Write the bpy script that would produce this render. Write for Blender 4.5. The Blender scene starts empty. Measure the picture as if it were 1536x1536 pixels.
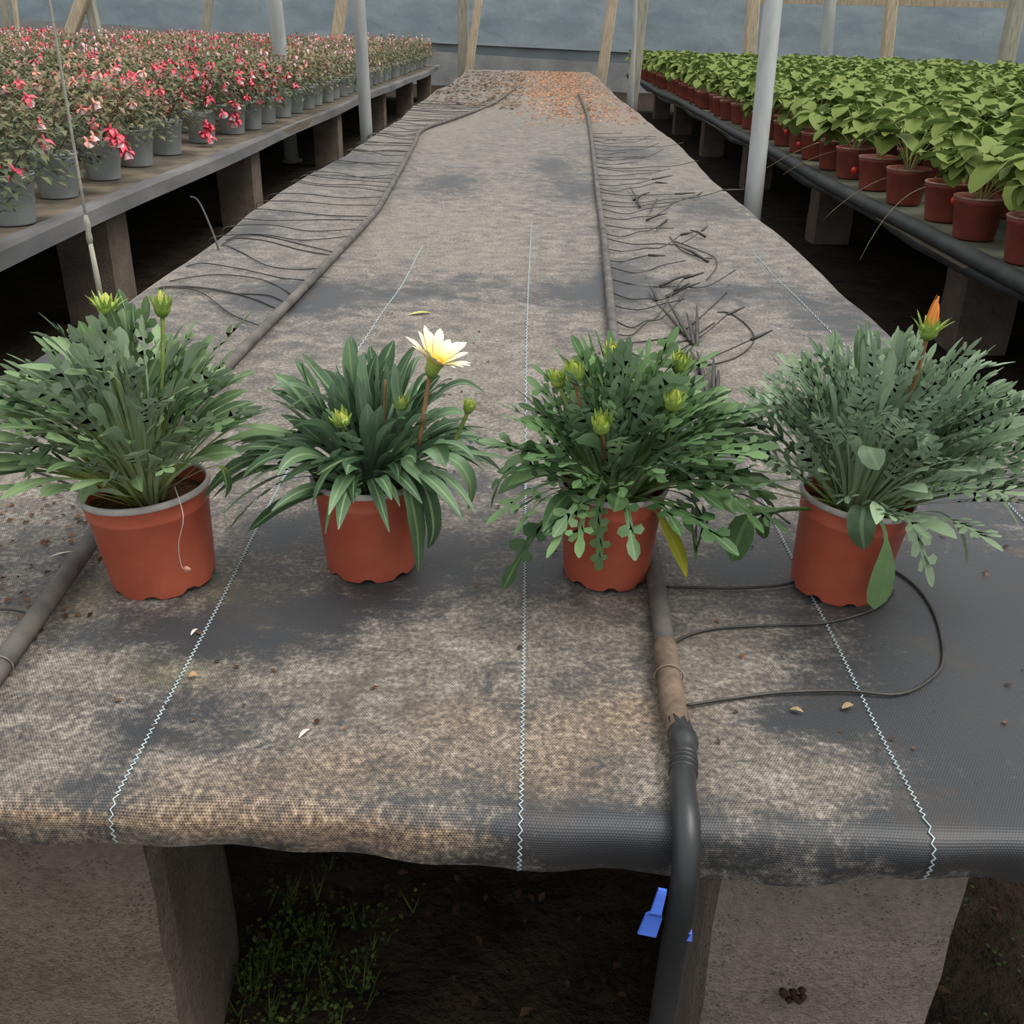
import bpy, math, random
from mathutils import Vector, Matrix

# ------------------------------------------------------------------ camera
S = bpy.context.scene
COL = S.collection
F_PX = 1500.0
ZT = 0.45                                   # height of the bench tops
CAM = Vector((0.0, 0.0, 1.02))
_y = Vector((35.0, -730.0, 1500.0)).normalized()
_d = Vector((-65.0, 3082.0, 1500.0)); _d = (_d - _y*_d.dot(_y)).normalized()
_z = -_d
_x = _y.cross(_z)
R3 = Matrix(((_x.x, _y.x, _z.x), (_x.y, _y.y, _z.y), (_x.z, _y.z, _z.z)))   # world -> camera (x right, y down, z ahead)
RT = R3.transposed()
cd = bpy.data.cameras.new('camera'); cam = bpy.data.objects.new('camera', cd); COL.objects.link(cam)
cd.sensor_width = 36.0; cd.lens = 36.0*F_PX/1536.0; cd.clip_start = 0.02; cd.clip_end = 200
right = RT @ Vector((1, 0, 0)); up = RT @ Vector((0, -1, 0)); back = RT @ Vector((0, 0, -1))
m = Matrix((right, up, back)).transposed().to_4x4(); m.translation = CAM
cam.matrix_world = m
S.camera = cam

# ------------------------------------------------------------------ light
S.view_settings.view_transform = 'Standard'; S.view_settings.look = 'None'
S.view_settings.gamma = 1.0; S.view_settings.use_curve_mapping = False
S.view_settings.exposure = 0.22
W = bpy.data.worlds.new('overcast_sky'); S.world = W; W.use_nodes = True
nt = W.node_tree; nt.nodes.clear()
wo = nt.nodes.new('ShaderNodeOutputWorld'); bg = nt.nodes.new('ShaderNodeBackground')
tc = nt.nodes.new('ShaderNodeTexCoord'); sp = nt.nodes.new('ShaderNodeSeparateXYZ'); mr = nt.nodes.new('ShaderNodeMapRange')
nt.links.new(tc.outputs['Generated'], sp.inputs[0]); nt.links.new(sp.outputs['Z'], mr.inputs['Value'])
mr.inputs['From Min'].default_value = 0; mr.inputs['From Max'].default_value = 1
mr.inputs['To Min'].default_value = 0.55; mr.inputs['To Max'].default_value = 1.0     # even white light under the film roof
mu = nt.nodes.new('ShaderNodeMath'); mu.operation = 'MULTIPLY'; mu.inputs[1].default_value = 1.05
nt.links.new(mr.outputs[0], mu.inputs[0]); nt.links.new(mu.outputs[0], bg.inputs['Strength'])
bg.inputs['Color'].default_value = (0.95, 0.98, 1.0, 1); nt.links.new(bg.outputs[0], wo.inputs['Surface'])
sd = bpy.data.lights.new('sun', 'SUN'); sun = bpy.data.objects.new('sun', sd); COL.objects.link(sun)
sd.energy = 2.5; sd.angle = math.radians(35); sd.color = (1.0, 0.965, 0.91)
sun.rotation_euler = Vector((-0.50, 0.12, -1.0)).to_track_quat('-Z', 'Y').to_euler()

# ------------------------------------------------------------------ helpers
def ray(px, py): return RT @ Vector((px-768.0, py-768.0, F_PX))
def PZ(px, py, z=ZT):
    d = ray(px, py); return CAM + d*((z-CAM.z)/d.z)
def PX(px, py, x):
    d = ray(px, py); return CAM + d*((x-CAM.x)/d.x)
def PY(px, py, y):
    d = ray(px, py); return CAM + d*((y-CAM.y)/d.y)
def lin(c):
    return tuple((v/255/12.92 if v/255 <= 0.04045 else ((v/255+0.055)/1.055)**2.4) for v in c) + (1.0,)
def lerp(a, b, t): return a+(b-a)*t
def smooth(a, b, x):
    t = min(1, max(0, (x-a)/(b-a))); return t*t*(3-2*t)
UP = Vector((0, 0, 1))

class MB:
    def __init__(s): s.v = []; s.f = []; s.uv = []; s.mi = []; s.cur = 0
    def vert(s, p, uv=(0.5, 0.5)): s.v.append(tuple(p)); s.uv.append(uv); return len(s.v)-1
    def face(s, *ids): s.f.append(ids); s.mi.append(s.cur)
    def box(s, a, b, M=None):
        x0, y0, z0 = a; x1, y1, z1 = b
        P = [(x0,y0,z0),(x1,y0,z0),(x1,y1,z0),(x0,y1,z0),(x0,y0,z1),(x1,y0,z1),(x1,y1,z1),(x0,y1,z1)]
        k = [s.vert(M @ Vector(p) if M else p) for p in P]
        for q in ((3,2,1,0),(4,5,6,7),(0,1,5,4),(1,2,6,5),(2,3,7,6),(3,0,4,7)): s.face(*[k[i] for i in q])
    def tube(s, pts, rad, n=8, cap=True, uvr=0.5):
        pts = [Vector(p) for p in pts]
        rings = []; ref = None
        for i, p in enumerate(pts):
            t = (pts[min(i+1, len(pts)-1)] - pts[max(i-1, 0)])
            if t.length < 1e-9: t = Vector((0,0,1))
            t.normalize()
            if ref is None: ref = Vector((0,0,1)) if abs(t.z) < 0.9 else Vector((1,0,0))
            a = ref - t*ref.dot(t)
            if a.length < 1e-6: a = t.orthogonal()
            a.normalize(); b = t.cross(a); ref = a
            r = rad[i] if isinstance(rad, (list, tuple)) else rad
            v = i/max(1, len(pts)-1)
            rings.append([s.vert(p + (a*math.cos(2*math.pi*k/n) + b*math.sin(2*math.pi*k/n))*r, (uvr, v)) for k in range(n)])
        for i in range(len(rings)-1):
            for k in range(n): s.face(rings[i][k], rings[i][(k+1)%n], rings[i+1][(k+1)%n], rings[i+1][k])
        if cap: s.face(*rings[0][::-1]); s.face(*rings[-1])
    def lathe(s, prof, n=32, c=(0,0,0), zf=None, close=False):
        rings = []
        for j, (r, z) in enumerate(prof):
            rings.append([s.vert((c[0]+r*math.cos(2*math.pi*k/n), c[1]+r*math.sin(2*math.pi*k/n), c[2]+z+(zf(j,k) if zf else 0)), (k/n, j/max(1,len(prof)-1))) for k in range(n)])
        for i in range(len(rings)-1):
            for k in range(n): s.face(rings[i][k], rings[i][(k+1)%n], rings[i+1][(k+1)%n], rings[i+1][k])
        if close: s.face(*rings[0][::-1]); s.face(*rings[-1])
        return rings
    def mesh(s, name, mats, smooth_shade=True):
        me = bpy.data.meshes.new(name); me.from_pydata(s.v, [], s.f)
        for mt in (mats if isinstance(mats, (list, tuple)) else [mats]): me.materials.append(mt)
        uvl = me.uv_layers.new(name='UVMap')
        li = [0]*len(me.loops); me.loops.foreach_get('vertex_index', li)
        flat = []
        for i in li: flat.extend(s.uv[i])
        uvl.data.foreach_set('uv', flat)
        me.polygons.foreach_set('material_index', s.mi)
        me.polygons.foreach_set('use_smooth', [smooth_shade]*len(me.polygons))
        me.update(); return me
    def build(s, name, mats, parent=None, smooth_shade=True):
        return link(name, s.mesh(name, mats, smooth_shade), parent)

def link(name, me, parent=None, loc=None, rot=None, scale=None):
    o = bpy.data.objects.new(name, me); COL.objects.link(o)
    if parent: o.parent = parent
    if loc is not None: o.location = loc
    if rot is not None: o.rotation_euler = rot
    if scale is not None: o.scale = scale
    return o
def tag(o, label=None, cat=None, group=None, kind=None):
    if label: o['label'] = label
    if cat: o['category'] = cat
    if group: o['group'] = group
    if kind: o['kind'] = kind
    return o
def thing(name, label, cat, loc=(0,0,0), rot=(0,0,0), group=None):
    o = bpy.data.objects.new(name, None); COL.objects.link(o); o.empty_display_size = 0.05
    o.location = loc; o.rotation_euler = rot
    return tag(o, label, cat, group)
def bez(p0, p1, p2, n):
    return [p0*(1-t)**2 + p1*2*t*(1-t) + p2*t*t for t in [i/n for i in range(n+1)]]
def catmull(P, k=6):
    P = [Vector(p) for p in P]; out = []
    for i in range(len(P)-1):
        a = P[max(i-1, 0)]; b = P[i]; c = P[i+1]; d = P[min(i+2, len(P)-1)]
        for j in range(k):
            t = j/k
            out.append(0.5*((2*b) + (c-a)*t + (2*a-5*b+4*c-d)*t*t + (3*b-a-3*c+d)*t**3))
    out.append(P[-1]); return out

# ------------------------------------------------------------------ materials
class N:
    def __init__(s, name):
        s.m = bpy.data.materials.new(name); s.m.use_nodes = True; s.t = s.m.node_tree
        s.b = s.t.nodes['Principled BSDF']
    def node(s, kind, **kw):
        n = s.t.nodes.new(kind)
        for k, v in kw.items(): setattr(n, k, v)
        return n
    def l(s, a, b): s.t.links.new(a, b)
    def math(s, op, a, b=None, c=None):
        n = s.node('ShaderNodeMath', operation=op)
        for i, v in enumerate((a, b, c)):
            if v is None: continue
            if isinstance(v, (int, float)): n.inputs[i].default_value = v
            else: s.l(v, n.inputs[i])
        return n.outputs[0]
    def mix(s, fac, a, b, mode='MIX'):
        n = s.node('ShaderNodeMix', data_type='RGBA', blend_type=mode)
        for i, v in ((0, fac), (6, a), (7, b)):
            if isinstance(v, (int, float)): n.inputs[i].default_value = v
            elif isinstance(v, tuple): n.inputs[i].default_value = v
            else: s.l(v, n.inputs[i])
        return n.outputs[2]
    def noise(s, scale, detail=4, vec=None, rough=0.6, dist=0.0):
        n = s.node('ShaderNodeTexNoise'); n.inputs['Scale'].default_value = scale; n.inputs['Detail'].default_value = detail
        n.inputs['Roughness'].default_value = rough; n.inputs['Distortion'].default_value = dist
        if vec is not None: s.l(vec, n.inputs['Vector'])
        return n.outputs[0]
    def ramp(s, fac, stops):
        n = s.node('ShaderNodeValToRGB'); cr = n.color_ramp
        while len(cr.elements) < len(stops): cr.elements.new(0.5)
        for e, (p, c) in zip(cr.elements, stops): e.position = p; e.color = c
        s.l(fac, n.inputs[0]); return n.outputs[0]
    def obj(s): return s.node('ShaderNodeTexCoord').outputs['Object']
    def mapping(s, vec, scale=(1,1,1)):
        n = s.node('ShaderNodeMapping'); n.inputs['Scale'].default_value = scale; s.l(vec, n.inputs[0]); return n.outputs[0]
    def bump(s, h, strength=0.3, dist=0.01):
        n = s.node('ShaderNodeBump'); n.inputs['Strength'].default_value = strength; n.inputs['Distance'].default_value = dist
        s.l(h, n.inputs['Height']); s.l(n.outputs[0], s.b.inputs['Normal']); return n.outputs[0]
    def base(s, c):
        if isinstance(c, tuple): s.b.inputs['Base Color'].default_value = c
        else: s.l(c, s.b.inputs['Base Color'])
    def rough(s, r, spec=0.5):
        s.b.inputs['Roughness'].default_value = r; s.b.inputs['Specular IOR Level'].default_value = spec

def simple(name, c1, c2, scale=20, rough=0.7, spec=0.4, bump=0.0, bscale=None, bdist=0.004, stretch=(1,1,1), detail=4, lo=0.3, hi=0.7):
    n = N(name); v = n.mapping(n.obj(), stretch)
    f = n.noise(scale, detail, v)
    n.base(n.ramp(f, [(lo, lin(c1)), (hi, lin(c2))])); n.rough(rough, spec)
    if bump: n.bump(n.noise(bscale or scale*3, 5, v), bump, bdist)
    return n.m

def leaf_mat(name, dark, light, petiole, under, rib, rough=0.45, pet_end=0.42, wobj=0.7, nsc=60, wn=0.4, spec=0.35):
    n = N(name)
    uv = n.node('ShaderNodeTexCoord').outputs['UV']; sx = n.node('ShaderNodeSeparateXYZ'); n.l(uv, sx.inputs[0])
    oi = n.node('ShaderNodeObjectInfo')
    f = n.math('ADD', n.math('MULTIPLY', oi.outputs['Random'], wobj), n.math('MULTIPLY', n.noise(nsc, 3, n.obj()), wn))
    c = n.ramp(f, [(0.15, lin(dark)), (0.9, lin(light))])
    d = n.math('ABSOLUTE', n.math('SUBTRACT', sx.outputs[0], 0.5))
    c = n.mix(n.math('MULTIPLY', n.math('LESS_THAN', d, 0.07), 0.65), c, lin(rib))
    mr = n.node('ShaderNodeMapRange'); n.l(sx.outputs[1], mr.inputs[0]); mr.inputs[1].default_value = pet_end; mr.inputs[2].default_value = 0.08
    mr.inputs[3].default_value = 0.0; mr.inputs[4].default_value = 0.9
    c = n.mix(mr.outputs[0], c, lin(petiole))
    ge = n.node('ShaderNodeNewGeometry')
    c = n.mix(n.math('MULTIPLY', ge.outputs['Backfacing'], 0.5), c, lin(under))
    n.base(c); n.rough(rough, spec)
    n.b.inputs['Subsurface Weight'].default_value = 0.0
    tr = n.node('ShaderNodeBsdfTranslucent'); n.l(c, tr.inputs[0])
    ms = n.node('ShaderNodeMixShader'); ms.inputs[0].default_value = 0.18
    out = n.t.nodes['Material Output']; n.l(n.b.outputs[0], ms.inputs[1]); n.l(tr.outputs[0], ms.inputs[2]); n.l(ms.outputs[0], out.inputs[0])
    return n.m

def ramp_leaf(name, stops, rough=0.6):
    """small leaves joined in one mesh: U holds a random number per leaf"""
    n = N(name); uv = n.node('ShaderNodeTexCoord').outputs['UV']; sx = n.node('ShaderNodeSeparateXYZ'); n.l(uv, sx.inputs[0])
    oi = n.node('ShaderNodeObjectInfo')
    f = n.math('ADD', sx.outputs[0], n.math('MULTIPLY', n.math('SUBTRACT', oi.outputs['Random'], 0.5), 0.25))
    c = n.ramp(f, stops); n.base(c); n.rough(rough, 0.3)
    tr = n.node('ShaderNodeBsdfTranslucent'); n.l(c, tr.inputs[0])
    ms = n.node('ShaderNodeMixShader'); ms.inputs[0].default_value = 0.2
    out = n.t.nodes['Material Output']; n.l(n.b.outputs[0], ms.inputs[1]); n.l(tr.outputs[0], ms.inputs[2]); n.l(ms.outputs[0], out.inputs[0])
    return n.m

M = {}
M['soil'] = simple('ground_soil', (30,24,19), (66,55,43), 9, 0.95, 0.15, 0.9, 40, 0.03)
M['pot_soil'] = simple('pot_soil', (38,28,20), (96,66,44), 160, 0.95, 0.1, 1.0, 300, 0.004)
M['terracotta'] = simple('terracotta_plastic', (170,80,60), (188,98,74), 18, 0.42, 0.45, 0.05, 60)
M['brownpot'] = simple('brown_plastic', (114,54,44), (140,70,56), 14, 0.5, 0.4, 0.05, 60)
M['greypot'] = simple('grey_plastic', (140,147,146), (170,174,172), 10, 0.55, 0.4, 0.05, 60)
M['rim'] = simple('pale_rim', (150,142,138), (186,182,178), 40, 0.55, 0.4)
M['brownrim'] = simple('brown_rim', (120,80,66), (160,128,112), 40, 0.55, 0.4)
M['black'] = simple('black_polyethylene', (32,34,36), (50,51,52), 12, 0.42, 0.5, 0.1, 60, 0.002)
M['dustpipe'] = simple('dusty_pipe', (66,66,66), (112,105,98), 22, 0.7, 0.3, 0.15, 90, 0.002)
M['tube'] = simple('drip_tube_black', (40,38,36), (70,64,58), 20, 0.5, 0.5)
M['galv'] = simple('galvanised_steel', (148,151,150), (188,190,188), 7, 0.5, 0.5, 0.05, 60, stretch=(1,1,0.2)); 
M['timber'] = simple('pale_timber', (164,148,126), (212,194,168), 9, 0.8, 0.25, 0.25, 30, 0.004, (6,6,0.7))
M['greytimber'] = simple('weathered_timber', (140,136,122), (182,176,160), 9, 0.8, 0.25, 0.25, 30, 0.004, (6,6,0.7))
M['blue'] = simple('blue_plastic', (52,86,190), (90,130,225), 30, 0.35, 0.5)
M['twine'] = simple('grey_twine', (128,126,116), (168,164,150), 200, 0.85, 0.2, 0.4, 400, 0.002)
M['thread'] = simple('seam_thread', (150,176,182), (198,208,208), 60, 0.7, 0.3)
M['board'] = simple('bench_board', (92,84,74), (132,122,108), 5, 0.85, 0.25, 0.3, 30, 0.004, (4,0.5,4))
M['wire'] = simple('rusty_wire', (90,80,70), (150,136,120), 60, 0.6, 0.4)
M['skirt'] = simple('black_bench_fabric', (34,36,36), (58,60,60), 14, 0.6, 0.4, 0.2, 200, 0.002)
M['dry'] = simple('dry_stem', (130,108,76), (184,164,126), 50, 0.8, 0.2)
M['dpetal'] = simple('dried_petal_pink', (190,120,100), (214,160,140), 300, 0.8, 0.2)
M['chip'] = simple('pale_chip', (190,182,168), (220,214,202), 50, 0.8, 0.2)

def concrete(name, c1, c2):
    n = N(name); v = n.obj()
    f = n.noise(6, 6, v); fine = n.noise(160, 4, v)
    c = n.ramp(n.math('ADD', n.math('MULTIPLY', f, 0.6), n.math('MULTIPLY', fine, 0.4)), [(0.34, lin(c1)), (0.62, lin(c2))])
    vo = n.node('ShaderNodeTexVoronoi'); vo.inputs['Scale'].default_value = 230; n.l(v, vo.inputs['Vector'])
    pores = n.math('MULTIPLY', n.math('LESS_THAN', vo.outputs['Distance'], 0.28), n.math('GREATER_THAN', n.noise(26, 3, v), 0.54))
    c = n.mix(n.math('MULTIPLY', pores, 0.5), c, lin((48,40,34)))
    n.base(c); n.rough(0.95, 0.15)
    n.bump(n.math('SUBTRACT', n.math('ADD', fine, n.math('MULTIPLY', n.noise(420, 3, v), 0.6)), n.math('MULTIPLY', pores, 1.2)), 0.8, 0.004)
    return n.m
M['concrete'] = concrete('concrete_block', (108,98,90), (150,138,128))  # paler copy: the stronger light on the right-hand block is in its colour
M['concrete_brown'] = concrete('brownish_concrete', (92,80,70), (136,122,110))  # darker brownish copy, without that painted-in light

def weave_fabric():
    n = N('woven_ground_cover')
    uv = n.node('ShaderNodeTexCoord').outputs['UV']
    sx = n.node('ShaderNodeSeparateXYZ'); n.l(uv, sx.inputs[0]); u, v = sx.outputs[0], sx.outputs[1]
    T = 2*math.pi
    # weft tapes run across (period 2.4 mm along v), warp tapes along (3.2 mm across u), shifted every other row
    wv = n.math('SINE', n.math('MULTIPLY', v, T/0.0021))
    row = n.math('FLOOR', n.math('MULTIPLY', v, 1/0.0021))
    par = n.math('MULTIPLY', n.math('MODULO', row, 2.0), math.pi)
    wu = n.math('SINE', n.math('ADD', n.math('MULTIPLY', u, T/0.0026), par))
    w = n.math('MULTIPLY', n.math('ADD', n.math('ADD', n.math('MULTIPLY', wv, 0.5), n.math('MULTIPLY', wu, 0.5)), 1.0), 0.5)   # 0..1
    nd = n.node('ShaderNodeAttribute', attribute_name='dust'); nt_ = n.node('ShaderNodeAttribute', attribute_name='tan'); no = n.node('ShaderNodeAttribute', attribute_name='moss')
    vs = n.mapping(uv, (1.0, 1.0, 1.0)); vst = n.mapping(uv, (7.0, 1.6, 1.0)); vsx = n.mapping(uv, (1.0, 5.0, 1.0))
    big = n.noise(5.5, 6, vs, 0.65, 0.4); mid = n.noise(22, 6, vs, 0.7, 0.6); fine = n.noise(160, 4, vs, 0.7); strk = n.noise(7, 5, vst, 0.65); strx = n.noise(16, 5, vsx, 0.7, 0.3)
    d = n.math('ADD', nd.outputs['Fac'], n.math('MULTIPLY', n.math('SUBTRACT', big, 0.5), 1.6))
    d = n.math('ADD', d, n.math('ADD', n.math('MULTIPLY', n.math('SUBTRACT', mid, 0.5), 2.4), n.math('MULTIPLY', n.math('SUBTRACT', fine, 0.5), 1.3)))
    d = n.math('ADD', d, n.math('MULTIPLY', n.math('SUBTRACT', strk, 0.5), 0.55))
    d = n.math('ADD', d, n.math('MULTIPLY', n.math('SUBTRACT', strx, 0.5), 1.3))
    mr = n.node('ShaderNodeMapRange', interpolation_type='SMOOTHSTEP'); n.l(d, mr.inputs[0]); mr.inputs[1].default_value = -0.35; mr.inputs[2].default_value = 1.2
    dust = mr.outputs[0]
    cloth = n.mix(w, lin((20,21,23)), lin((70,72,76)))
    dcol = n.ramp(n.math('ADD', n.math('MULTIPLY', mid, 0.55), n.math('MULTIPLY', fine, 0.45)), [(0.34, lin((80,70,60))), (0.5, lin((132,121,108))), (0.68, lin((186,175,162)))])
    tanc = n.ramp(fine, [(0.32, lin((104,76,52))), (0.5, lin((152,122,92))), (0.7, lin((200,174,142)))])
    tf = n.math('MULTIPLY', nt_.outputs['Fac'], n.math('ADD', 0.1, n.math('MULTIPLY', mid, 1.3)))
    dcol = n.mix(tf, dcol, tanc)
    # dust lies on the tapes and leaves the gaps of the weave dark
    hold = n.math('ADD', 0.12, n.math('MULTIPLY', w, 0.95))
    hold = n.math('ADD', hold, n.math('MULTIPLY', n.math('SUBTRACT', fine, 0.5), 1.6))
    cl = n.node('ShaderNodeClamp'); n.l(n.math('MULTIPLY', dust, hold), cl.inputs[0])
    c = n.mix(cl.outputs[0], cloth, dcol)
    c = n.mix(n.math('MULTIPLY', no.outputs['Fac'], n.math('MULTIPLY', mid, 0.9)), c, lin((92,88,48)))
    stain = n.noise(9, 6, n.mapping(uv, (1.0, 1.4, 1.0)), 0.7, 0.8)      # damp brown stains with ragged edges
    mr2 = n.node('ShaderNodeMapRange'); n.l(stain, mr2.inputs[0]); mr2.inputs[1].default_value = 0.54; mr2.inputs[2].default_value = 0.68; mr2.inputs[3].default_value = 0.0; mr2.inputs[4].default_value = 0.6
    c = n.mix(mr2.outputs[0], c, lin((70,62,54)))
    vo = n.noise(70, 3, n.mapping(uv, (1.0, 1.7, 1.0)), 0.6)
    c = n.mix(n.math('MULTIPLY', n.math('GREATER_THAN', vo, 0.68), 0.75), c, lin((48,40,34)))
    n.base(c)
    rr = n.math('ADD', 0.5, n.math('MULTIPLY', dust, 0.4)); n.l(rr, n.b.inputs['Roughness']); n.b.inputs['Specular IOR Level'].default_value = 0.5
    h = n.math('ADD', n.math('MULTIPLY', w, 0.5), n.math('MULTIPLY', fine, 0.5))
    n.bump(h, 0.5, 0.0009)
    n.l(n.math('ADD', 0.12, n.math('MULTIPLY', cl.outputs[0], 1.1)), n.b.inputs['Sheen Weight']); n.b.inputs['Sheen Roughness'].default_value = 0.4; n.b.inputs['Sheen Tint'].default_value = lin((214,204,194))
    return n.m
M['fabric'] = weave_fabric()

def sheet():
    n = N('blue_plastic_sheet'); v = n.obj()
    f = n.noise(1.3, 6, n.mapping(v, (1, 1, 2.5)), 0.65, 0.5); g = n.noise(6, 4, n.mapping(v, (1.6, 1, 1)))
    c = n.ramp(f, [(0.3, lin((168,180,186))), (0.7, lin((198,208,211)))])
    c = n.mix(n.math('MULTIPLY', n.math('GREATER_THAN', g, 0.67), 0.4), c, lin((150,160,164)))
    n.base(c); n.rough(0.5, 0.4); n.bump(n.noise(2.2, 5, v), 0.5, 0.06)
    tr = n.node('ShaderNodeBsdfTranslucent'); n.l(c, tr.inputs[0]); ms = n.node('ShaderNodeMixShader'); ms.inputs[0].default_value = 0.5
    n.l(n.b.outputs[0], ms.inputs[1]); n.l(tr.outputs[0], ms.inputs[2]); n.l(ms.outputs[0], n.t.nodes['Material Output'].inputs[0]); return n.m
M['sheet'] = sheet()
M['footing'] = simple('grey_footing', (140,140,140), (170,168,166), 3, 0.9, 0.2, 0.3, 20, 0.01)

GZ1 = leaf_mat('gazania_leaf_broad', (46,78,40), (132,158,110), (172,180,62), (176,190,168), (142,164,122), pet_end=0.62)
GZ2 = leaf_mat('gazania_leaf_strap', (44,72,46), (108,138,100), (136,154,92), (132,156,132), (150,170,120), pet_end=0.2)
GZ3 = leaf_mat('gazania_leaf_lobed', (42,76,38), (124,156,104), (132,152,68), (136,160,130), (116,146,92))
GZ4 = leaf_mat('gazania_leaf_grey', (64,92,60), (154,176,142), (134,152,60), (164,182,158), (136,160,120))
GYEL = leaf_mat('gazania_leaf_yellow', (176,176,50), (204,198,80), (150,120,70), (190,186,90), (206,200,110))
BUD = leaf_mat('bud_green', (120,150,62), (170,190,92), (96,128,62), (150,176,90), (190,206,120))
BUDTIP = leaf_mat('bud_petal_green', (176,190,70), (206,208,110), (150,176,70), (176,186,90), (206,212,130))
STEMR = simple('reddish_stem', (120,84,62), (150,116,78), 60, 0.6, 0.3)
STEMG = simple('green_stem', (108,128,66), (146,160,88), 60, 0.6, 0.3)

def petal_mat(name, base_c, tip_c, line_c):
    n = N(name); uv = n.node('ShaderNodeTexCoord').outputs['UV']; sx = n.node('ShaderNodeSeparateXYZ'); n.l(uv, sx.inputs[0])
    c = n.ramp(sx.outputs[1], [(0.05, lin(base_c)), (0.55, lin(tip_c))])
    st = n.math('LESS_THAN', n.math('ABSOLUTE', n.math('SUBTRACT', sx.outputs[0], 0.5)), 0.06)
    c = n.mix(n.math('MULTIPLY', st, 0.4), c, lin(line_c)); n.base(c); n.rough(0.55, 0.3)
    return n.m
M['petal'] = petal_mat('cream_petal', (222,190,40), (246,238,206), (226,208,120))
M['opetal'] = petal_mat('orange_petal', (206,190,70), (232,150,72), (200,110,60))
M['disc'] = simple('flower_disc', (190,140,30), (220,180,60), 200, 0.8, 0.2, 0.6, 500, 0.002)
M['fuchsia_leaf'] = ramp_leaf('fuchsia_leaf', [(0.0, lin((56,68,48))), (0.4, lin((98,108,76))), (0.7, lin((132,126,94))), (0.92, lin((164,136,114)))])
M['fuchsia_pink'] = simple('fuchsia_sepal', (206,54,84), (234,106,118), 20, 0.5, 0.3)
M['fuchsia_salmon'] = simple('fuchsia_salmon', (214,128,118), (236,170,150), 20, 0.5, 0.3)
M['fuchsia_mauve'] = simple('fuchsia_mauve', (196,140,152), (228,184,188), 20, 0.5, 0.3)
M['fuchsia_white'] = simple('fuchsia_corolla', (226,170,176), (240,214,210), 20, 0.5, 0.3)
M['stem_brown'] = simple('woody_stem', (78,66,50), (112,96,72), 40, 0.8, 0.2)
M['straw_leaf'] = leaf_mat('strawberry_leaf', (18,50,22), (78,118,44), (120,134,66), (96,128,74), (90,126,58), pet_end=0.02, spec=0.22, rough=0.6, wobj=0.35, nsc=13, wn=1.0)
M['straw_stem'] = simple('strawberry_stalk', (120,126,70), (160,156,100), 40, 0.7, 0.3)
M['berry'] = simple('strawberry_red', (180,30,30), (214,60,48), 60, 0.35, 0.5, 0.3, 200, 0.002)
M['weed'] = ramp_leaf('weed_leaf', [(0.0, lin((40,52,24))), (0.5, lin((66,84,36))), (1.0, lin((98,116,54)))])
M['litter'] = ramp_leaf('leaf_litter', [(0.0, lin((120,92,70))), (0.35, lin((176,124,88))), (0.7, lin((204,140,96))), (1.0, lin((222,172,128)))], 0.8)
M['brownlitter'] = ramp_leaf('brown_litter', [(0.0, lin((40,30,24))), (0.6, lin((92,64,46))), (1.0, lin((130,92,66)))], 0.9)

# ------------------------------------------------------------------ the setting
rnd = random.Random(7)
g = MB(); nx, ny = 90, 110
gx = [-14+26*i/nx for i in range(nx+1)]; gy = [-1.5+30*((j/ny)**1.6) for j in range(ny+1)]
for y in gy:
    for x in gx: g.vert((x, y, -0.008 + 0.008*math.sin(x*9+math.sin(y*7)*2)*math.sin(y*8.3) - 0.004))
for j in range(ny):
    for i in range(nx): a = j*(nx+1)+i; g.face(a, a+1, a+nx+2, a+nx+1)
tag(g.build('floor', M['soil']), 'dark bare soil floor of the greenhouse under the benches', kind='structure')

WA, WB = Vector((-13.5, 23.5, 0)), Vector((11.0, 16.5, 0))     # line of the end wall
def wall_strip(name, z0f, z1f, off, mat, thick=0.05, wav=0.0):
    b = MB(); n = 120; d = (WB-WA); nrm = Vector((d.y, -d.x, 0)).normalized()
    rows = 10
    for j in range(rows+1):
        for i in range(n+1):
            t = i/n; p = WA + d*t + nrm*(off + wav*(math.sin(i*1.7)+math.sin(i*0.63+j*0.8)))
            b.vert((p.x, p.y, lerp(z0f(t), z1f(t), j/rows)))
    for j in range(rows):
        for i in range(n): a = j*(n+1)+i; b.face(a, a+1, a+n+2, a+n+1)
    k = len(b.v)
    for i in (0, n):
        for j in (0, rows):
            q = Vector(b.v[j*(n+1)+i]) - nrm*thick; b.vert(q)
    b.face(k, k+1, k+3, k+2); b.face(rows*(n+1), rows*(n+1)+n, k+3, k+1)
    return b.build(name, mat)
foot_top = lambda t: lerp(0.92, 0.45, smooth(0.1, 0.65, t))
wb = wall_strip('wall_back', lambda t: foot_top(t)-0.05, lambda t: 3.2, 0.0, M['sheet'], 0.05, 0.012)
tag(wb, 'blue-grey plastic sheet end wall of the greenhouse', kind='structure')
tag(wall_strip('trim_1', lambda t: -0.02, foot_top, 0.06, M['footing'], 0.2), 'grey footing along the base of the blue end wall', kind='structure')
for nm, x in (('wall_left', -14.0), ('wall_right', 11.4)):
    b = MB(); s = 1 if x < 0 else -1
    b.box((min(x, x+0.05*s), -1.5, -0.02), (max(x, x+0.05*s), 26 if x < 0 else 16.4, 3.2))
    tag(b.build(nm, M['sheet'], None, False), 'plastic sheet side wall of the greenhouse', kind='structure')

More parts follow.
